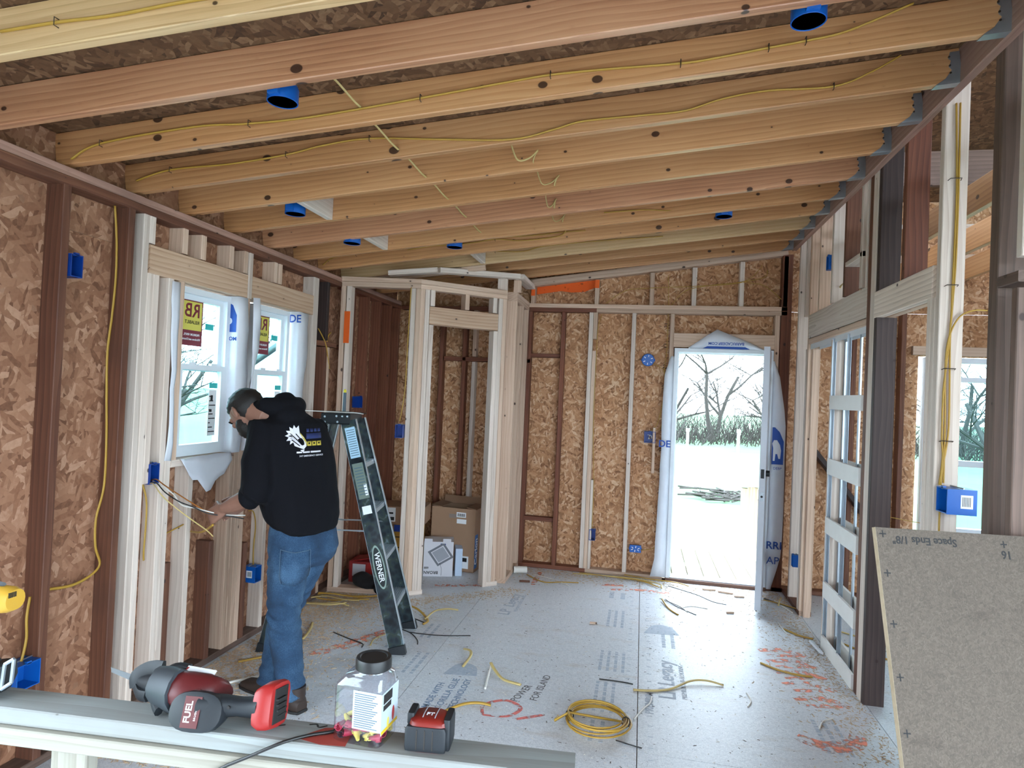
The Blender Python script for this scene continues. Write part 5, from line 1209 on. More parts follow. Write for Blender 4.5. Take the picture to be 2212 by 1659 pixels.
for v_, nn in zip(hood_me.vertices, [v_.normal.copy() for v_ in hood_me.vertices]):
    q = v_.co.copy(); d_ = .006*noise.noise((q.x*9+3, q.y*9, q.z*4)) + .0045*noise.noise((q.x*22, q.y*22, q.z*9)) + .004*math.sin((q.z*40 + q.x*26)) * max(0, .5-abs(q.z-1.0))
    v_.co = q + nn*d_
hood = put('hooded_sweatshirt', hood_me, navy, man)
# ---- jeans
jn = MB()
jn.rings(ovl([tsec((-1.66,2.965,.93),.160,.128,.2), tsec((-1.66,2.965,.86),.172,.142,.12), tsec((-1.655,2.968,.79),.176,.146,0), tsec((-1.66,2.968,.74),.165,.13,0), tsec((-1.665,2.968,.70),.14,.11,0)], 28, 2.3))
HLp, KLp, ALp = V((-1.688,2.892,.80)), V((-1.705,2.893,.46)), V((-1.645,2.905,.06))
HRp, KRp, ARp = V((-1.635,3.045,.80)), V((-1.765,3.02,.46)), V((-1.815,2.99,.06))
limb(jn, [HLp, HLp.lerp(KLp,.4), KLp, KLp.lerp(ALp,.35), KLp.lerp(ALp,.8), ALp], [.100,.096,.078,.078,.068,.070], 18)
limb(jn, [HRp, HRp.lerp(KRp,.4), KRp, KRp.lerp(ARp,.35), KRp.lerp(ARp,.8), ARp], [.100,.096,.078,.078,.068,.070], 18)
jean_me = vox(jn, 'jeans', .008, 5, .5)
for v_, nn in zip(jean_me.vertices, [v_.normal.copy() for v_ in jean_me.vertices]):
    q = v_.co.copy(); fold = math.exp(-((q.z-.46)/.10)**2) + .9*math.exp(-((q.z-.12)/.09)**2) + .5*math.exp(-((q.z-.72)/.07)**2)
    d_ = .006*fold*math.sin(q.z*105 + 7*noise.noise((q.x*8, q.y*8, q.z*3)) + q.x*20) + .004*noise.noise((q.x*16, q.y*16, q.z*7))
    v_.co = q + nn*d_
jeans = put('jeans', jean_me, denim_m, man)
def bvh(me): return BVHTree.FromPolygons([v_.co for v_ in me.vertices], [tuple(p_.vertices) for p_ in me.polygons])
jb, hb_ = bvh(jean_me), bvh(hood_me)
def drape(tree, q, d, off=.0025):
    h_ = tree.ray_cast(q - d*.6, d, 2.0)
    return (h_[0] - d*off) if h_[0] is not None else q
# back pocket, stitched patch on the near buttock
vd = V((-.42, .86, .05)).normalized(); ru = V((.90,.43,0)).normalized()
pc = rel((-1.625, 2.84, .800)); g = []
for i in range(9):
    t_ = i/8; row = []
    for j in range(9):
        u = (j/8-.5)*2; wv_ = .070 - .008*max(0, t_-.75)*4
        row.append(drape(jb, pc + ru*u*wv_ + Zu*(-.155*t_ + .010*abs(u)*(1 if t_ < .05 else 0) - (.018*(1-abs(u)) if i == 8 else 0)), vd, .003))
    g.append(row)
sheet('back_pocket', g, denim_m, th=.002, parent=jeans)
stm = plain('pale_stitching', '#51697f', .8)
edge_ = [g[0][j] for j in range(9)]
MB().tube([q - vd*.002 for q in edge_], .0016, 4).build('stitching', stm, jeans); MB().tube([g[i][0] - vd*.002 for i in range(9)], .0013, 4).build('stitching', stm, jeans); MB().tube([g[i][8] - vd*.002 for i in range(9)], .0013, 4).build('stitching', stm, jeans)
# belt loop / waist edge
# ---- print on the back of the sweatshirt, draped
vb = V((-.62, .78, .03)).normalized(); rb = V((.79, .61, 0)).normalized()
logo_w = plain('white_print', '#d8d6de', .8); logo_y = plain('yellow_print', '#b9a63a', .8); logo_b = plain('blue_print', '#1d2a5c', .8)
lc = rel((-1.610, 2.865, 1.335))
def dpoly(poly, mat, name='back_print', dz=0):
    mb = MB(); vs = [drape(hb_, lc + rb*x + Zu*(z+dz), vb, .003) for x, z in poly]
    n_ = len(vs); cen = sum(vs, V())/n_; mb.add(vs + [cen - vb*.001], [(i, (i+1) % n_, n_) for i in range(n_)]); return mb.build(name, mat, hood)
def dquad(x0, x1, z0, z1, mat):
    g_ = [[drape(hb_, lc + rb*(x0+(x1-x0)*j/4) + Zu*(z0+(z1-z0)*i), vb, .003) for j in range(5)] for i in (0, 1)]
    return sheet('back_print', g_, mat, th=.0004, parent=hood)
def dtext(s, size, x, z, mat, **kw):
    me = text_mesh(s, size, 0, **kw); me.materials.clear(); me.materials.append(mat)
    for v_ in me.vertices: v_.co = drape(hb_, lc + rb*(x+v_.co.x) + Zu*(z+v_.co.y), vb, .0035)
    o = bpy.data.objects.new('back_print', me); return link(o, hood)
# bird head with a spiky crest
sp = []
for i in range(15):
    a = math.radians(70 + i*14); r_ = .050 if i % 2 == 0 else .034; sp.append((-.052 + r_*math.cos(a), .022 + r_*math.sin(a)))
sp += [(-.010,-.045),(.004,-.030),(.002,-.010),(-.012,.012),(-.030,.030)]
dpoly(sp, logo_w)
for a, b in (((-.05,.03),(-.012,-.012)),((-.064,.02),(-.02,-.022)),((-.07,.002),(-.03,-.028))):
    mb = MB(); mb.tube([drape(hb_, lc + rb*a[0] + Zu*a[1], vb, .0045), drape(hb_, lc + rb*b[0] + Zu*b[1], vb, .0045)], .0022, 4); mb.build('back_print', navy, hood)
dpoly([(-.03,.036),(-.010,.014),(.006,-.012),(.004,-.03),(-.002,-.012),(-.018,.010)], logo_y); dpoly([(-.028,-.048),(-.006,-.046),(-.012,-.060)], logo_w)
dquad(.004, .085, .004, .030, logo_b)
for i in range(4): dquad(.006+i*.02, .021+i*.02, .036, .052, logo_b)
for i in range(3): dquad(.008+i*.026, .030+i*.026, -.030, -.008, logo_y); dquad(.014+i*.026, .022+i*.026, -.022, -.014, navy)
for a0, a1 in ((-.045,-.018),(-.014,.022),(.026,.080)): dquad(a0, a1, -.063, -.055, logo_w)
dtext('24/7 EMERGENCY SERVICE', .0105, .030, -.077, logo_w, bold=True)
# ---- boots
for A_, dz in ((ALp, 0), (ARp, 0)):
    d_ = (fx + lx*(.05)).normalized(); s_ = lx
    mb = MB(); base = V((A_.x, A_.y, 0)) - d_*.075
    secs = []
    for t_, wd, h in ((0,.030,.055),(.02,.040,.075),(.09,.042,.085),(.15,.044,.062),(.21,.046,.048),(.26,.042,.040),(.285,.025,.026)):
        secs.append((rel(base + d_*t_ + Zu*(h/2+.001)), s_*wd, Zu*(h/2)))
    mb.rings(loft(secs, 16, 3)); mb.rings(loft([(rel(base + d_*.06 + Zu*.06), s_*.048, d_*.055), (rel(base + d_*.06 + Zu*.12), s_*.050, d_*.055)], 16, 2.2))
    mb.build('boot', boot, man, True)
    mb = MB(); mb.rings(loft([(rel(base + d_*t_ + Zu*.008), s_*(wd+.004), Zu*.008) for t_, wd in ((-.004,.028),(.03,.042),(.12,.041),(.20,.047),(.26,.043),(.292,.022))], 12, 4)); mb.build('boot_sole', M['ink'], man, True)
# wires running from the wall box to the hands
for i, (pts, mt, lb) in enumerate([([(-2.37,2.735,1.10),(-2.31,2.70,1.115),(-2.25,2.69,1.09),(-2.16,2.71,1.035),(-2.09,2.735,.99),(-2.04,2.76,.955)], 'copper', 'bare copper wire drawn from the box to the hands'),
     ([(-2.37,2.73,1.09),(-2.30,2.69,1.10),(-2.24,2.68,1.06),(-2.17,2.69,1.02),(-2.11,2.70,1.0),(-2.03,2.73,.965),(-1.97,2.80,.945),(-1.93,2.86,.925)], 'wire_black', 'black wire drawn from the box past the hands'),
     ([(-2.37,2.725,1.085),(-2.28,2.65,1.10),(-2.21,2.63,1.05),(-2.14,2.65,.99),(-2.06,2.66,.94),(-1.98,2.65,.905),(-1.93,2.63,.885)], 'cable_pale', 'pale cable stretching below the hands from the box'),
     ([(-2.37,2.74,1.10),(-2.29,2.70,1.09),(-2.21,2.70,1.05),(-2.17,2.71,1.0),(-2.10,2.73,.985),(-2.0,2.78,.955),(-1.93,2.87,.94)], 'wire_white', 'white wire drawn from the box through the fingers'),
     ([(-2.36,3.03,.79),(-2.22,2.92,.82),(-2.12,2.84,.86),(-2.03,2.76,.905)], 'cable', 'short yellow cable end rising to the hands')]):
    cable('loose_wire', pts, .003 if i != 4 else .006, mt, lb, 'wires in the hands', cat='wire', flat=1)

# ================================================================== STEP LADDER
lad = tag(empty('step_ladder', (-1.83, 3.78, 0)), 'camouflage-wrapped aluminium stepladder standing open behind the worker', 'ladder')
LR = V((-1.83, 3.78, 0))
def lr(q): return V(q) - LR
camo, t, b = newmat('camouflage_tape'); v = objcoord(t, False)
n1 = N(t, 'ShaderNodeTexNoise', Scale=14, Detail=3); t.links.new(mapped(t, v, (1,1,.6)), n1.inputs['Vector']); n2 = N(t, 'ShaderNodeTexVoronoi', Scale=26); t.links.new(v, n2.inputs['Vector'])
t.links.new(ramp(t, math_(t, 'ADD', math_(t, 'MULTIPLY', n1.outputs['Fac'], .75), math_(t, 'MULTIPLY', n2.outputs['Distance'], .35)), [(.34, lin('#0b0f12')), (.46, lin('#182026')), (.56, lin('#28343a')), (.66, lin('#333d34')), (.80, lin('#6d8089'))]), b.inputs['Base Color'])  # camouflage tones; palest grey-blue stop paints the tape's reflections into the colour
b.inputs['Roughness'].default_value = .28; bump(t, b, n1.outputs['Fac'], .5, .004)
alu = plain('aluminium_edge', '#c8d2da', .35, .8)
F1, F2 = V((-1.392,3.677,0)), V((-1.476,4.096,0)); R1, R2 = V((-2.176,3.467,0)), V((-2.262,3.89,0))
T1, T2 = V((-1.765,3.622,1.40)), V((-1.825,3.90,1.40)); Q1, Q2 = V((-1.905,3.585,1.40)), V((-1.965,3.86,1.40))
nrm = (F2-F1).normalized()      # across the ladder
def rail(a, b, wd, name, lip=True):
    d_ = (b-a).normalized(); s_ = d_.cross(nrm).normalized(); mb = MB()
    c_ = (lr(a)+lr(b))/2; h_ = (b-a)*.5
    mb.obox(c_, h_, s_*(wd/2), nrm*.0025)
    o = mb.build(name, camo, lad)
    m2 = MB()
    for s in (-1, 1): m2.obox(c_ + s_*(s*wd/2) + nrm*(.014*(1 if a in (F1, R1) else -1)), h_, s_*.0022, nrm*.015)
    e = m2.build('rail_flange', alu, None); e.parent = o
    m3 = MB(); m3.obox(lr(a) + d_*.02 + nrm*0.004, d_*.028, s_*(wd/2+.004), nrm*.018); k = m3.build('rubber_foot', rubber, None); k.parent = o
    return o, d_, s_
r1, d1_, s1_ = rail(F1, T1, .092, 'front_rail'); r2, _, _ = rail(F2, T2, .092, 'front_rail'); r3, d3_, s3_ = rail(R1, Q1, .058, 'rear_rail'); r4, _, _ = rail(R2, Q2, .058, 'rear_rail')
for i, z in enumerate((.28, .57, .86, 1.14)):
    k = z/1.40; a = F1.lerp(T1, k); b = F2.lerp(T2, k); c_ = (lr(a)+lr(b))/2; ax = (b-a)*.5 - nrm*.004
    sd = V((nrm.y, -nrm.x, 0)); mb = MB(); mb.obox(c_, ax, sd*.042, Zu*.002)
    for s in (-1, 1): mb.obox(c_ + sd*(s*.041) - Zu*.014, ax, sd*.0015, Zu*.014)
    for q_ in range(6): mb.obox(c_ + sd*(-.033+q_*.013) + Zu*.003, ax, sd*.003, Zu*.0015)
    mb.build('tread', alu, lad)
for z in (.35, .75, 1.1):
    k = z/1.4; MB().cyl(lr(R1.lerp(Q1,k)), lr(R2.lerp(Q2,k)), .008, 8).build('rear_brace', alu, lad)
for (a, b, c, d) in ((F1,T1,R1,Q1),(F2,T2,R2,Q2)):
    p_ = lr(a.lerp(b, .52)); q_ = lr(c.lerp(d, .53)); m_ = (p_+q_)/2 - Zu*.005; inn = nrm*(.02 if a is F1 else -.02)
    MB().tube([p_+inn, m_+inn], .009, 6, .5).build('spreader', alu, lad); MB().tube([m_+inn*1.5, q_+inn*1.5], .009, 6, .5).build('spreader', alu, lad)
# top cap with rivets
ud = (T1-Q1).normalized(); cc = lr((T1+T2+Q1+Q2)/4) + Zu*.035
capm = plain('black_cap', '#12181d', .35)
mb = MB(); mb.rings([[cc + ud*(x*k) + nrm*(y*k2) + Zu*z for x, y in ((-.088,-.145),(.088,-.145),(.088,.145),(-.088,.145))] for k, k2, z in ((.96,1,-.06),(1,1.02,-.05),(1,1.02,.0),(.97,1,.008))]); cap = mb.build('top_cap', capm, lad)
for x, z in ((-.066,-.015),(.005,-.01),(.04,-.01),(.07,-.01),(-.064,-.048),(.012,-.045)):
    o = MB().ell(cc + ud*x - nrm*.148 + Zu*z, .007, .007, .007, 8, 6).build('rivet', alu, None, True); o.parent = cap
def on_rail(k, du, w_, h_, mat, name, off=.0035):
    c_ = lr(F1.lerp(T1, k)) + s1_*du - nrm*off; mb = MB(); mb.obox(c_, s1_*(w_/2), d1_*(h_/2), nrm*.0004); o = mb.build(name, mat, None); o.parent = r1; return o, c_
skyp = plain('pale_blue_label', '#a9c8dc', .4)
on_rail(.905, 0, .062, .19, skyp, 'warning_label'); on_rail(.74, 0, .066, .22, plain('grey_green_label', '#6d7a70', .5), 'instruction_label'); on_rail(.615, .0, .055, .05, M['label'], 'barcode_label'); on_rail(.70, -.02, .018, .07, M['label'], 'torn_label', .004)
for i in range(12):
    on_rail(.905+(i-5.5)*.0098, .0, .05, .004, plain('label_line','#46606f',.5) if i == 0 else bpy.data.materials['label_line'], 'label_print', .0042)
    if i < 10: on_rail(.74+(i-4.5)*.0125, .0, .05, .005, bpy.data.materials['label_line'], 'label_print', .0042)
# maker's oval: name along the rail
green = plain('pale_green_oval', '#8fa398', .5); kk = .37
c_ = lr(F1.lerp(T1, kk)) - nrm*.0038; mb = MB(); mb.prism([c_ + s1_*(.034*math.cos(a*PI/16)) + d1_*(.135*math.sin(a*PI/16)) for a in range(32)], -nrm*.0006); o = mb.build('maker_oval', green, None); o.parent = r1
mb = MB(); mb.prism([c_ - nrm*.0007 + s1_*(.027*math.cos(a*PI/16)) + d1_*(.122*math.sin(a*PI/16)) for a in range(32)], -nrm*.0004); o = mb.build('maker_oval', plain('oval_dark','#1b2426',.4), None); o.parent = r1
q_ = c_ - nrm*.0013; o = text('maker_name', 'WERNER', .045, tuple(q_), tuple(-d1_), tuple(s1_ if s1_.dot(V((1,0,0)))>0 else -s1_), M['label'], None, bold=True, extrude=.0003); o.parent = r1
# screwdriver-like bit holder and loose wires on the cap
tl = tag(empty('tool_shaft', LR + cc + ud*.01 + Zu*.010), 'dark tool shaft with yellow tip standing on the ladder cap', 'tool')
MB().cyl((0,0,0),(0,0,.125),.011,10,.010).build('shaft', plain('slate_shaft','#33434f',.4), tl, True); MB().ell((0,0,.133),.010,.010,.014,10,8).build('tip', plain('yellow_tip','#d8c832',.5), tl, True)
cable('loose_wire', [tuple(LR+cc+ud*-.22+nrm*-.1+Zu*.014), tuple(LR+cc+ud*-.05+nrm*-.08+Zu*.013), tuple(LR+cc+ud*.10+nrm*-.10+Zu*.013), tuple(LR+cc+ud*.16+nrm*-.12+Zu*.008)], .0028, 'wire_white', 'thin white wire laid across the ladder cap', 'wires on ladder cap', cat='wire', flat=1)
cable('loose_wire', [tuple(LR+cc+ud*-.10+nrm*-.02+Zu*.013), tuple(LR+cc+ud*.05+nrm*-.03+Zu*.015), tuple(LR+cc+ud*.17+nrm*-.08+Zu*.010)], .0025, 'wire_black', 'thin dark wire laid across the ladder cap', 'wires on ladder cap', cat='wire', flat=1)
# ================================================================== CLOSET CONTENTS
card = plain('corrugated_cardboard', '#a5846a', .85, 0, 6, '#93735a', .7); cardl = plain('cardboard_inside', '#8a6a52', .9)
def carton(name, loc, rz, w_, d_, h_, mat, label, open_=False, cat='box'):
    r_ = tag(empty(name, loc, rz), label, cat)
    t_ = .006; mb = MB()
    if open_:
        mb.box(-w_/2, w_/2, 0, t_, 0, h_); mb.box(-w_/2, w_/2, d_-t_, d_, 0, h_); mb.box(-w_/2, -w_/2+t_, t_, d_-t_, 0, h_); mb.box(w_/2-t_, w_/2, t_, d_-t_, 0, h_); mb.box(-w_/2, w_/2, 0, d_, 0, t_)
    else: mb.box(-w_/2, w_/2, 0, d_, 0, h_)
    mb.build('carton', mat, r_); return r_
big = carton('cardboard_box', (-1.625, 5.52, 0.001), math.radians(-5), .42, .28, .56, card, 'tall open cardboard box in the closet with blue side lettering', True)
for s, a in ((-1, .5), (1, -.35)): MB().obox((s*.21 - s*.04, .14, .565), (.05, 0, .012*s*a), (0,.13,0), (.0,0,.003)).build('flap', cardl, big)
MB().obox((0, .27, .59), (.2,0,0), (0,.01,.035), (0,.002,-.001)).build('flap', cardl, big)
MB().box(.03,.12,-.001,0,.48,.525).build('shipping_label', M['label'], big); MB().box(.035,.125,-.001,0,.425,.465).build('shipping_label', M['label'], big); MB().box(-.04,.03,-.001,0,.47,.505).build('tape', plain('grey_tape','#8d8078',.6), big)
MB().box(.06,.16,-.0012,0,.03,.14).build('shipping_label', M['label'], big)
mb = MB()
for i in range(8): mb.box(.04+i*.009,.045+i*.009,-.0015,-.001,.488,.515)
mb.box(.075,.145,-.0017,-.0012,.09,.125); mb.build('label_print', M['ink'], big)
MB().box(.2102,.2112,.015,.085,.03,.33).build('brand_panel', plain('blue_panel','#2f6db0',.6), big)
text('brand_lettering', 'Carlon', .085, (.2118, .05, .18), (0,0,1), (0,-1,0), M['label'], big, bold=True)
wm = plain('white_carton', '#d5d3d8', .6, 0, 8, '#c4c2c8', .5)
fan = carton('fan_box', (-1.678, 5.295, 0.001), math.radians(17), .255, .20, .30, wm, 'white upside-down printed box in front of the tall carton')
grey = plain('grey_print2', '#6e7078', .6)
MB().obox((.02,-.0006,.19), (.068,0,.04), (0,.0005,0), (-.045,0,.062)).build('grille_print', grey, fan); MB().obox((.02,-.0014,.19), (.052,0,.031), (0,.0005,0), (-.034,0,.048)).build('grille_print', wm, fan); MB().obox((.02,-.0022,.19), (.046,0,.027), (0,.0005,0), (-.030,0,.042)).build('grille_print', plain('grey_print3','#9a9ca4',.6), fan)
MB().box(.015,.06,-.001,0,.235,.285).build('blue_print', plain('blue_patch','#1f3f7a',.6), fan); mb = MB(); mb.tube(spline([(.015,-.001,.12),(.03,-.001,.06),(.028,-.001,.01)],4), .006, 5, .2); mb.build('cord_print', M['ink'], fan)
text('box_lettering', 'BROAN', .036, (-.06,-.001,.035), (-1,0,0), (0,0,-1), M['ink'], fan, bold=True); text('box_lettering', '688', .026, (-.10,-.001,.075), (-1,0,0), (0,0,-1), M['ink'], fan, bold=True)
for x in (-.09, .07): MB().box(x-.035,x+.035,-.0012,.004,.285,.325).build('flap', wm, fan)
sm = carton('small_box', (-1.515, 5.375, 0.001), math.radians(20), .06, .17, .235, plain('pale_blue_carton','#b6c6da',.6), 'narrow pale blue box wedged beside the white printed box')
mb = MB()
for i in range(6): mb.box(.0302,.0308,.03,.14-.02*(i%3),.05+i*.028,.058+i*.028)
mb.build('label_print', grey, sm)
yc = plain('amber_carton', '#b98a36', .7, 0, 10, '#a47a2c', .6)
yb = carton('amber_box', (-1.97, 5.28, .001), math.radians(8), .23, .22, .44, yc, 'tall amber box standing behind the closet corner post')
MB().box(-.115,.115,-.001,0,.36,.42).build('blue_band', plain('blue_band','#1c3f9a',.6), yb); mb = MB()
for z in (.08,.22,.31): mb.box(-.1,-.02,-.0012,0,z,z+.008)
mb.build('label_print', M['ink'], yb)
tc_ = carton('parts_carton', (-2.02, 5.20, .442), math.radians(8), .44, .30, .15, card, 'long cardboard carton with shipping label atop the amber box')
MB().box(-.15,-.03,-.001,0,.02,.14).build('shipping_label', M['label'], tc_); mb = MB(); mb.box(-.14,-.05,-.0015,-.001,.085,.10); mb.box(-.14,-.04,-.0015,-.001,.03,.06); mb.build('label_print', M['ink'], tc_)
# red tool carton, lying
rbx = carton('red_tool_box', (-2.12, 4.92, .001), math.radians(4), .40, .22, .17, plain('red_carton','#8a2424',.5), 'red and grey printed tool carton on the closet floor')
MB().box(-.17,-.06,-.001,0,.05,.15).build('picture_print', plain('silver_print','#b5b2b6',.5), rbx); MB().box(.0,.19,-.001,0,.03,.15).build('dark_panel', plain('dark_print','#3a2c30',.6), rbx); mb = MB()
for i in range(4): mb.box(.02,.16-.03*(i%2),-.0015,-.001,.05+i*.024,.058+i*.024)
mb.build('label_print', M['label'], rbx); MB().box(-.05,-.01,-.001,0,.02,.16).build('red_band', redb, rbx)
MB().obox((-.1,.1,.185), (.09,0,.02), (0,.09,0), (0,0,.003)).build('flap', redb, rbx)
# black canvas bag slumped over the sole plate
bag = MB(); bag.ell((0,0,.055), .20, .085, .06, 20, 12); bag.ell((.06,-.10,.045), .06, .06, .05, 14, 10); bag.ell((-.12,.02,.075), .09, .07, .05, 14, 10)
bme = vox(bag, 'canvas_bag', .010, 3, .5)
for v_, nn in zip(bme.vertices, [v_.normal.copy() for v_ in bme.vertices]): v_.co = v_.co + nn * .010*noise.noise(v_.co*14)
bme.materials.clear(); bme.materials.append(plain('black_canvas','#1c1b1e',.9,0,60,'#121114',.7)); bo = bpy.data.objects.new('canvas_bag', bme); C.objects.link(bo); bo.location = (-2.0, 4.745, .012); bo.rotation_euler = (0,0,.1)
tag(bo, 'slumped black canvas bag on the closet sole plate', 'bag')

# ================================================================== SCRAPS ON THE FLOOR
def scrap(pts, r_, mat, label, grp='cable offcuts on the floor', **kw):
    z = r_*.6 + .001
    return cable('cable_offcut' if mat.startswith('cable') else 'wire_offcut', [(x, y, z + (c[0] if c else 0)) for x, y, *c in pts], r_, mat, label, grp, cat='cable' if mat.startswith('cable') else 'wire', flat=.6 if mat.startswith('cable') else 1, **kw)
scrap([(-1.028,3.863),(-.973,3.80,.02),(-.95,3.72,.02),(-.965,3.616)], .009, 'cable_pale', 'curled yellow sheath curving above printed emblem')
scrap([(-.81,3.665,.02),(-.77,3.60,.01),(-.70,3.52),(-.596,3.485)], .010, 'cable_pale', 'flattened yellow sheath joined to a white strip')
scrap([(-.775,3.389),(-.79,3.5),(-.806,3.645,.015)], .006, 'wire_white', 'white strip beside the flattened yellow sheath')
scrap([(.783,4.226),(.864,4.15),(.96,4.11),(1.053,4.102)], .009, 'cable', 'yellow offcut nearest the orange floor writing')
scrap([(.013,3.612),(.12,3.635),(.22,3.69),(.33,3.80,.01),(.42,3.83,.012),(.515,3.825)], .009, 'cable_pale', 'long wavy yellow offcut crossing the middle seam')
scrap([(-.18,3.70),(-.05,3.70),(.01,3.69)], .003, 'wire_black', 'straight black wire beside the long wavy offcut')
scrap([(.112,3.562),(.10,3.48),(.07,3.42),(.022,3.29)], .005, 'wire_white', 'bent white wire right of the coiled cable')
scrap([(1.06,4.91),(1.14,4.81),(1.22,4.77)], .009, 'cable', 'yellow offcut poking under the pocket-door slats')
scrap([(.215,5.282,.01),(.26,5.10),(.325,4.972)], .008, 'cable', 'short yellow offcut in the bright patch by the door')
scrap([(.24,5.30,.01),(.32,5.18),(.46,5.02)], .003, 'wire_black', 'thin dark wire beside offcut in the bright patch')
scrap([(.20,5.34),(.34,5.2),(.40,5.06)], .003, 'wire_white', 'thin white wire in the bright patch by the door')
scrap([(.36,5.15),(.44,5.22),(.56,5.20)], .003, 'wire_white', 'short crossing white wire in the bright patch')
scrap([(-.943,3.006),(-.90,3.10),(-.832,3.165,.01),(-.76,3.20,.01),(-.701,3.214)], .010, 'cable', 'orange-yellow offcut behind the tape measure')
scrap([(-1.68,4.50,.01),(-1.55,4.42,.015),(-1.45,4.33),(-1.40,4.24),(-1.41,4.18)], .010, 'cable', 'thick curved offcut right of the ladder foot')
scrap([(-1.43,4.27),(-1.40,4.40,.02),(-1.33,4.50,.01),(-1.264,4.529)], .009, 'cable_pale', 'pale offcut crossing the thick one by ladder')
scrap([(-1.66,4.30),(-1.52,4.27),(-1.42,4.22)], .004, 'wire_black', 'dark wire among offcuts right of the ladder')
scrap([(-1.60,4.08),(-1.45,4.02),(-1.36,3.92),(-1.33,3.85)], .003, 'wire_black', 'crooked dark wire in front of ladder foot')
scrap([(-1.45,4.02),(-1.25,4.03),(-1.05,4.09)], .003, 'wire_black', 'straight dark wire reaching toward left seam')
for i, pts in enumerate([[(-.56,5.80),(-.3,5.835),(0,5.84),(.14,5.72)],[(-.50,5.83),(-.2,5.80),(.05,5.76),(.20,5.62)],[(-.3,5.79),(0,5.79),(.2,5.70),(.22,5.58)],[(-.1,5.86),(.15,5.80),(.35,5.78),(.45,5.70)]]):
    scrap([(x, y, .006*i) for x, y in pts], .007, 'cable' if i % 2 else 'cable_pale', ['longest pale cable along the foot of the far wall','yellow cable lying along the foot of far wall','pale cable curling toward the bright floor patch','yellow cable looping to the door threshold'][i], 'cables at the foot of far wall')
scrap([(-.95,5.62),(-.78,5.45),(-.62,5.50),(-.48,5.53)], .007, 'cable', 'short yellow cable beside the white pipe offcut')
scrap([(-.9,5.66),(-.7,5.56),(-.55,5.42)], .003, 'wire_white', 'white wire scrap beside the white pipe offcut')
scrap([(.28,5.72),(.5,5.55),(.62,5.40),(.72,5.36)], .0025, 'wire_black', 'thin dark wire before the door threshold')
rs_ = random.Random(3)
for i, lb in enumerate(['lowest pale offcut in the tangle left of ladder','yellow offcut lying across the tangle left of ladder','looped pale offcut in the tangle left of ladder','long yellow offcut in the tangle left of ladder','stiff yellow offcut rising from the tangle left of ladder','thin pale offcut edging the tangle left of ladder']):
    x, y = -2.2+rs_.uniform(-.06,.12), 4.30+rs_.uniform(-.1,.16); a = rs_.uniform(-.3,.5); L0 = rs_.uniform(.25,.42)
    scrap([(x+L0*(k/3-.5)*math.cos(a)+rs_.uniform(-.03,.03), y+L0*(k/3-.5)*math.sin(a)+rs_.uniform(-.03,.03), .008*i+rs_.uniform(0,.02)) for k in range(4)], .008, 'cable' if i % 2 else 'cable_pale', lb, 'offcuts tangled left of ladder')
scrap([(-2.038,3.70),(-2.06,3.82,.01),(-2.123,3.971)], .009, 'cable_pale', 'pale offcut just behind the worker\'s near leg')
scrap([(-2.207,3.287),(-2.14,3.36),(-2.06,3.45)], .010, 'cable', 'yellow offcut left of the worker by rear ladder foot')
scrap([(-1.95,3.19),(-2.05,3.10),(-2.12,3.02)], .008, 'wire_white', 'crumpled white sheath scrap left of the worker')
scrap([(-2.02,3.27),(-1.96,3.33)], .007, 'wire_white', 'small white sheath scrap beside worker\'s boots')
scrap([(-1.916,3.865),(-1.78,3.80),(-1.66,3.75),(-1.639,3.70)], .004, 'wire_black', 'forked dark wire between worker and ladder foot')
scrap([(-1.60,3.74),(-1.62,3.84),(-1.58,3.95)], .005, 'cable_pale', 'thin pale offcut touching the near ladder foot')
scrap([(.612,3.60),(.64,3.68),(.63,3.77)], .004, 'wire_white', 'small white wire curl right of the middle seam')
scrap([(.93,3.46),(.97,3.55),(1.03,3.60)], .004, 'wire_white', 'small white wire near faded orange arc')
scrap([(1.05,5.05),(1.05,4.95),(1.06,4.84)], .004, 'wire_white', 'white wire scrap before the right studs')
for i, lb in enumerate(['white wire in pile at foot of right studs','dark wire in pile at foot of right studs','yellow offcut in pile at foot of right studs','pale offcut in pile at foot of right studs']):
    x, y = 1.12+.05*rs_.random(), 5.42+.1*rs_.random(); a = 1.9+rs_.uniform(-.6,.6)
    scrap([(x+.28*(k/2-.5)*math.cos(a), y+.28*(k/2-.5)*math.sin(a)+rs_.uniform(-.03,.03), .012*i) for k in range(3)], .006, ['wire_white','wire_black','cable','cable_pale'][i], lb, 'offcuts at right studs')
for i, (pts, lb) in enumerate([([(1.5,4.15),(1.7,4.0),(1.9,3.95)], 'yellow offcut seen through doorway by dark post'), ([(1.36,4.8),(1.6,4.55),(1.9,4.5)], 'yellow offcut on the neighbouring floor behind slats'), ([(1.45,5.0),(1.75,4.8),(2.1,4.78)], 'pale offcut on neighbouring floor further back'), ([(1.48,4.6),(1.62,4.78),(1.7,4.6),(1.6,4.5)], 'white looped wire on the neighbouring floor')]):
    scrap(pts, .008 if i < 3 else .005, ['cable','cable','cable_pale','wire_white'][i], lb, 'offcuts in the next room')
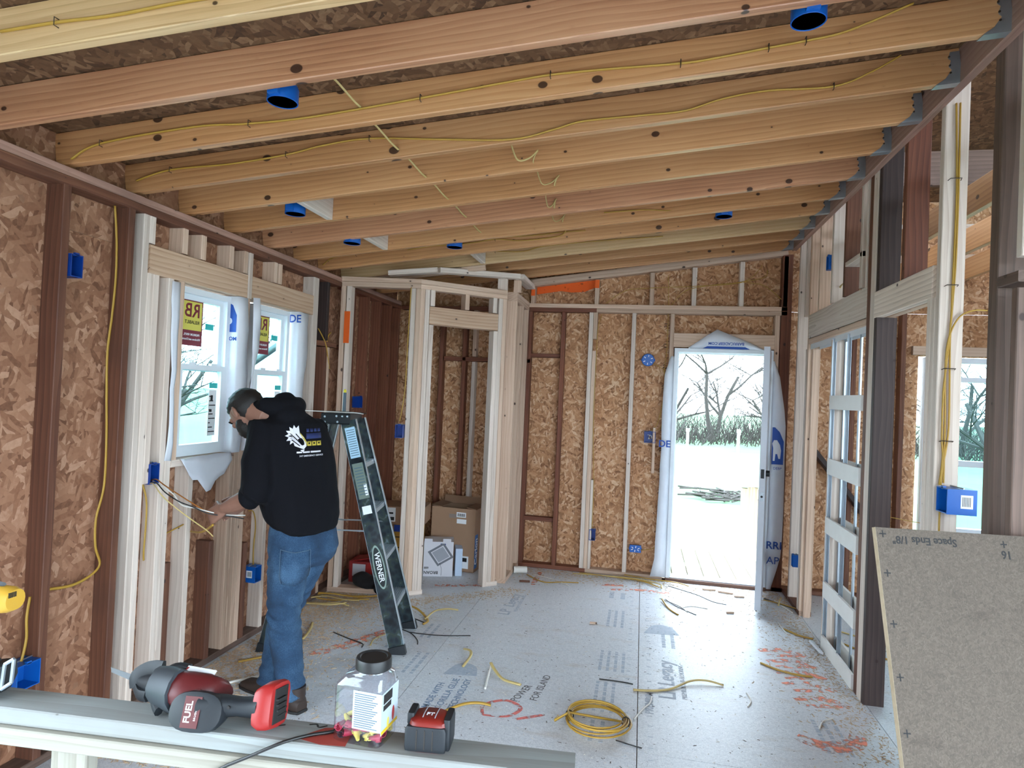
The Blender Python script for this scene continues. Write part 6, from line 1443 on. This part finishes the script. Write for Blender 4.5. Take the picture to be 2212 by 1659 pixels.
# coil
pts = []
for i in range(150):
    a = 2*PI*i/25; k = i/25; r_ = .138 + .010*math.sin(k*1.7) + .006*math.sin(a*2+k); pts.append((-.155 + r_*1.02*math.cos(a) + .008*math.sin(k*2), 3.185 + r_*math.sin(a), .008 + .007*k + .012*(.5+.5*math.sin(a+k*.8))))
pts += [(-.155-.14,3.17,.05),(-.36,3.13,.02),(-.35,3.20,.01)]
coil = tag(MB().tube(pts, .0062, 6, .6).build('cable_coil', M['cable'], None, 'all'), 'neat coil of yellow cable lying on the floor in front', 'cable coil')
for a in (0.1, PI): MB().tube([(-.155+.138*math.cos(a)+.02*math.cos(k*PI/4)*math.cos(a), 3.185+.138*math.sin(a)+.02*math.cos(k*PI/4)*math.sin(a), .028+.026*math.sin(k*PI/4)) for k in range(9)], .003, 5).build('tie', M['ink'], coil)
cable('wire_offcut', [(-.06,3.06,.006),(.02,3.04,.004),(.06,3.03,.004)], .003, 'wire_black', 'short dark wire poking out beneath the coil', 'cable offcuts on the floor', cat='wire', flat=1)
# white pipe offcut and wood blocks
mb = MB(); mb.lathe([(.030,-.06),(.030,.06),(.026,.06),(.026,-.06),(.030,-.06)], (0,0,0), 18); pp = mb.build('pipe_offcut', M['wire_white'], None, True, (-1.02, 5.66, .031), (PI/2, 0, 1.9)); tag(pp, 'short white plastic pipe offcut by the closet corner', 'pipe')
for (x, y, a, w_, l_, lb) in ((.62,5.72,.1,.02,.11,'wood chip lying against the door threshold'),(.75,5.68,-.2,.022,.12,'longer wood chip before the door threshold'),(.72,5.15,.3,.012,.06,'small wood block in bright patch near door slab'),(-.93,5.40,.2,.02,.09,'brown wood block right of the closet post'),(.85,5.6,.1,.02,.08,'wood chip beside the open door slab'),(-.28,4.58,.1,.012,.05,'dark wood chip left of the middle seam')):
    tag(lumber('wood_offcut', (x-l_/2*math.cos(a), y-l_/2*math.sin(a), .008), (x+l_/2*math.cos(a), y+l_/2*math.sin(a), .008), w_, .014, M['pine' if x > -.5 else 'old']), lb, 'wood scrap', 'wood scraps on the floor')
# uncountable shavings and crumbs
def crumbs(name, n_, dist, s0, s1, mat, label, seed, flat=.35):
    r_ = random.Random(seed); mb = MB()
    for i in range(n_):
        x, y = dist(r_); s = s0 + (s1-s0)*r_.random()**2; a = r_.uniform(0, 6.28); l_ = s*r_.uniform(1, 2.6)
        c_, d_ = math.cos(a), math.sin(a); z0 = .0005; z1 = s*flat
        vs = [(x-c_*l_-d_*s*.5*k, y-d_*l_+c_*s*.5*k, z0) for k in (1,-1)] + [(x+c_*l_-d_*s*.4*k, y+d_*l_+c_*s*.4*k, z0) for k in (-1,1)] + [(x, y, z1 + .001)]
        mb.add(vs, [(0,1,4),(1,2,4),(2,3,4),(3,0,4)])
    o = mb.build(name, mat); return tag(o, label, 'debris', kind='stuff')
def edge_left(r_): return (XL + .02 + abs(r_.gauss(0,.30)), r_.uniform(2.3, 4.65))
def everywhere(r_): return (r_.uniform(-2.3, 3.2), r_.uniform(2.2, 5.85))
def edges(r_):
    k = r_.random()
    if k < .35: return (XR - abs(r_.gauss(0,.16)), r_.uniform(3.1, 5.8))
    if k < .7: return (r_.uniform(-1.05, 1.2), YD - .02 - abs(r_.gauss(0,.16)))
    if k < .85: t_ = r_.random(); return (-2.3+.7*t_ + r_.gauss(0,.05), 4.56+.12*t_ - abs(r_.gauss(0,.18)))
    t_ = r_.random(); return (-1.7+.75*t_ + r_.gauss(0,.06), 4.62+.6*t_ - abs(r_.gauss(0,.10)))
sawd = plain('wood_shavings', '#cdb597', .9, 0, 50, '#b0957a', .9); dark = plain('dark_crumbs', '#4b3d36', .9); pale = plain('pale_crumbs', '#ddd6cc', .9)
crumbs('sawdust', 9000, edge_left, .0025, .009, sawd, 'pale wood shavings piled along the left wall', 1)
crumbs('wood_crumbs', 6000, edges, .002, .008, sawd, 'wood crumbs along the far and right walls', 2)
crumbs('dark_crumbs', 2600, everywhere, .0012, .0045, dark, 'dark specks scattered over the whole floor', 3)
crumbs('pale_crumbs', 2200, everywhere, .0015, .005, pale, 'pale specks scattered over the whole floor', 4)

# ------------------------------------------------------------------ tidy
bpy.data.scenes.remove(_tmp)
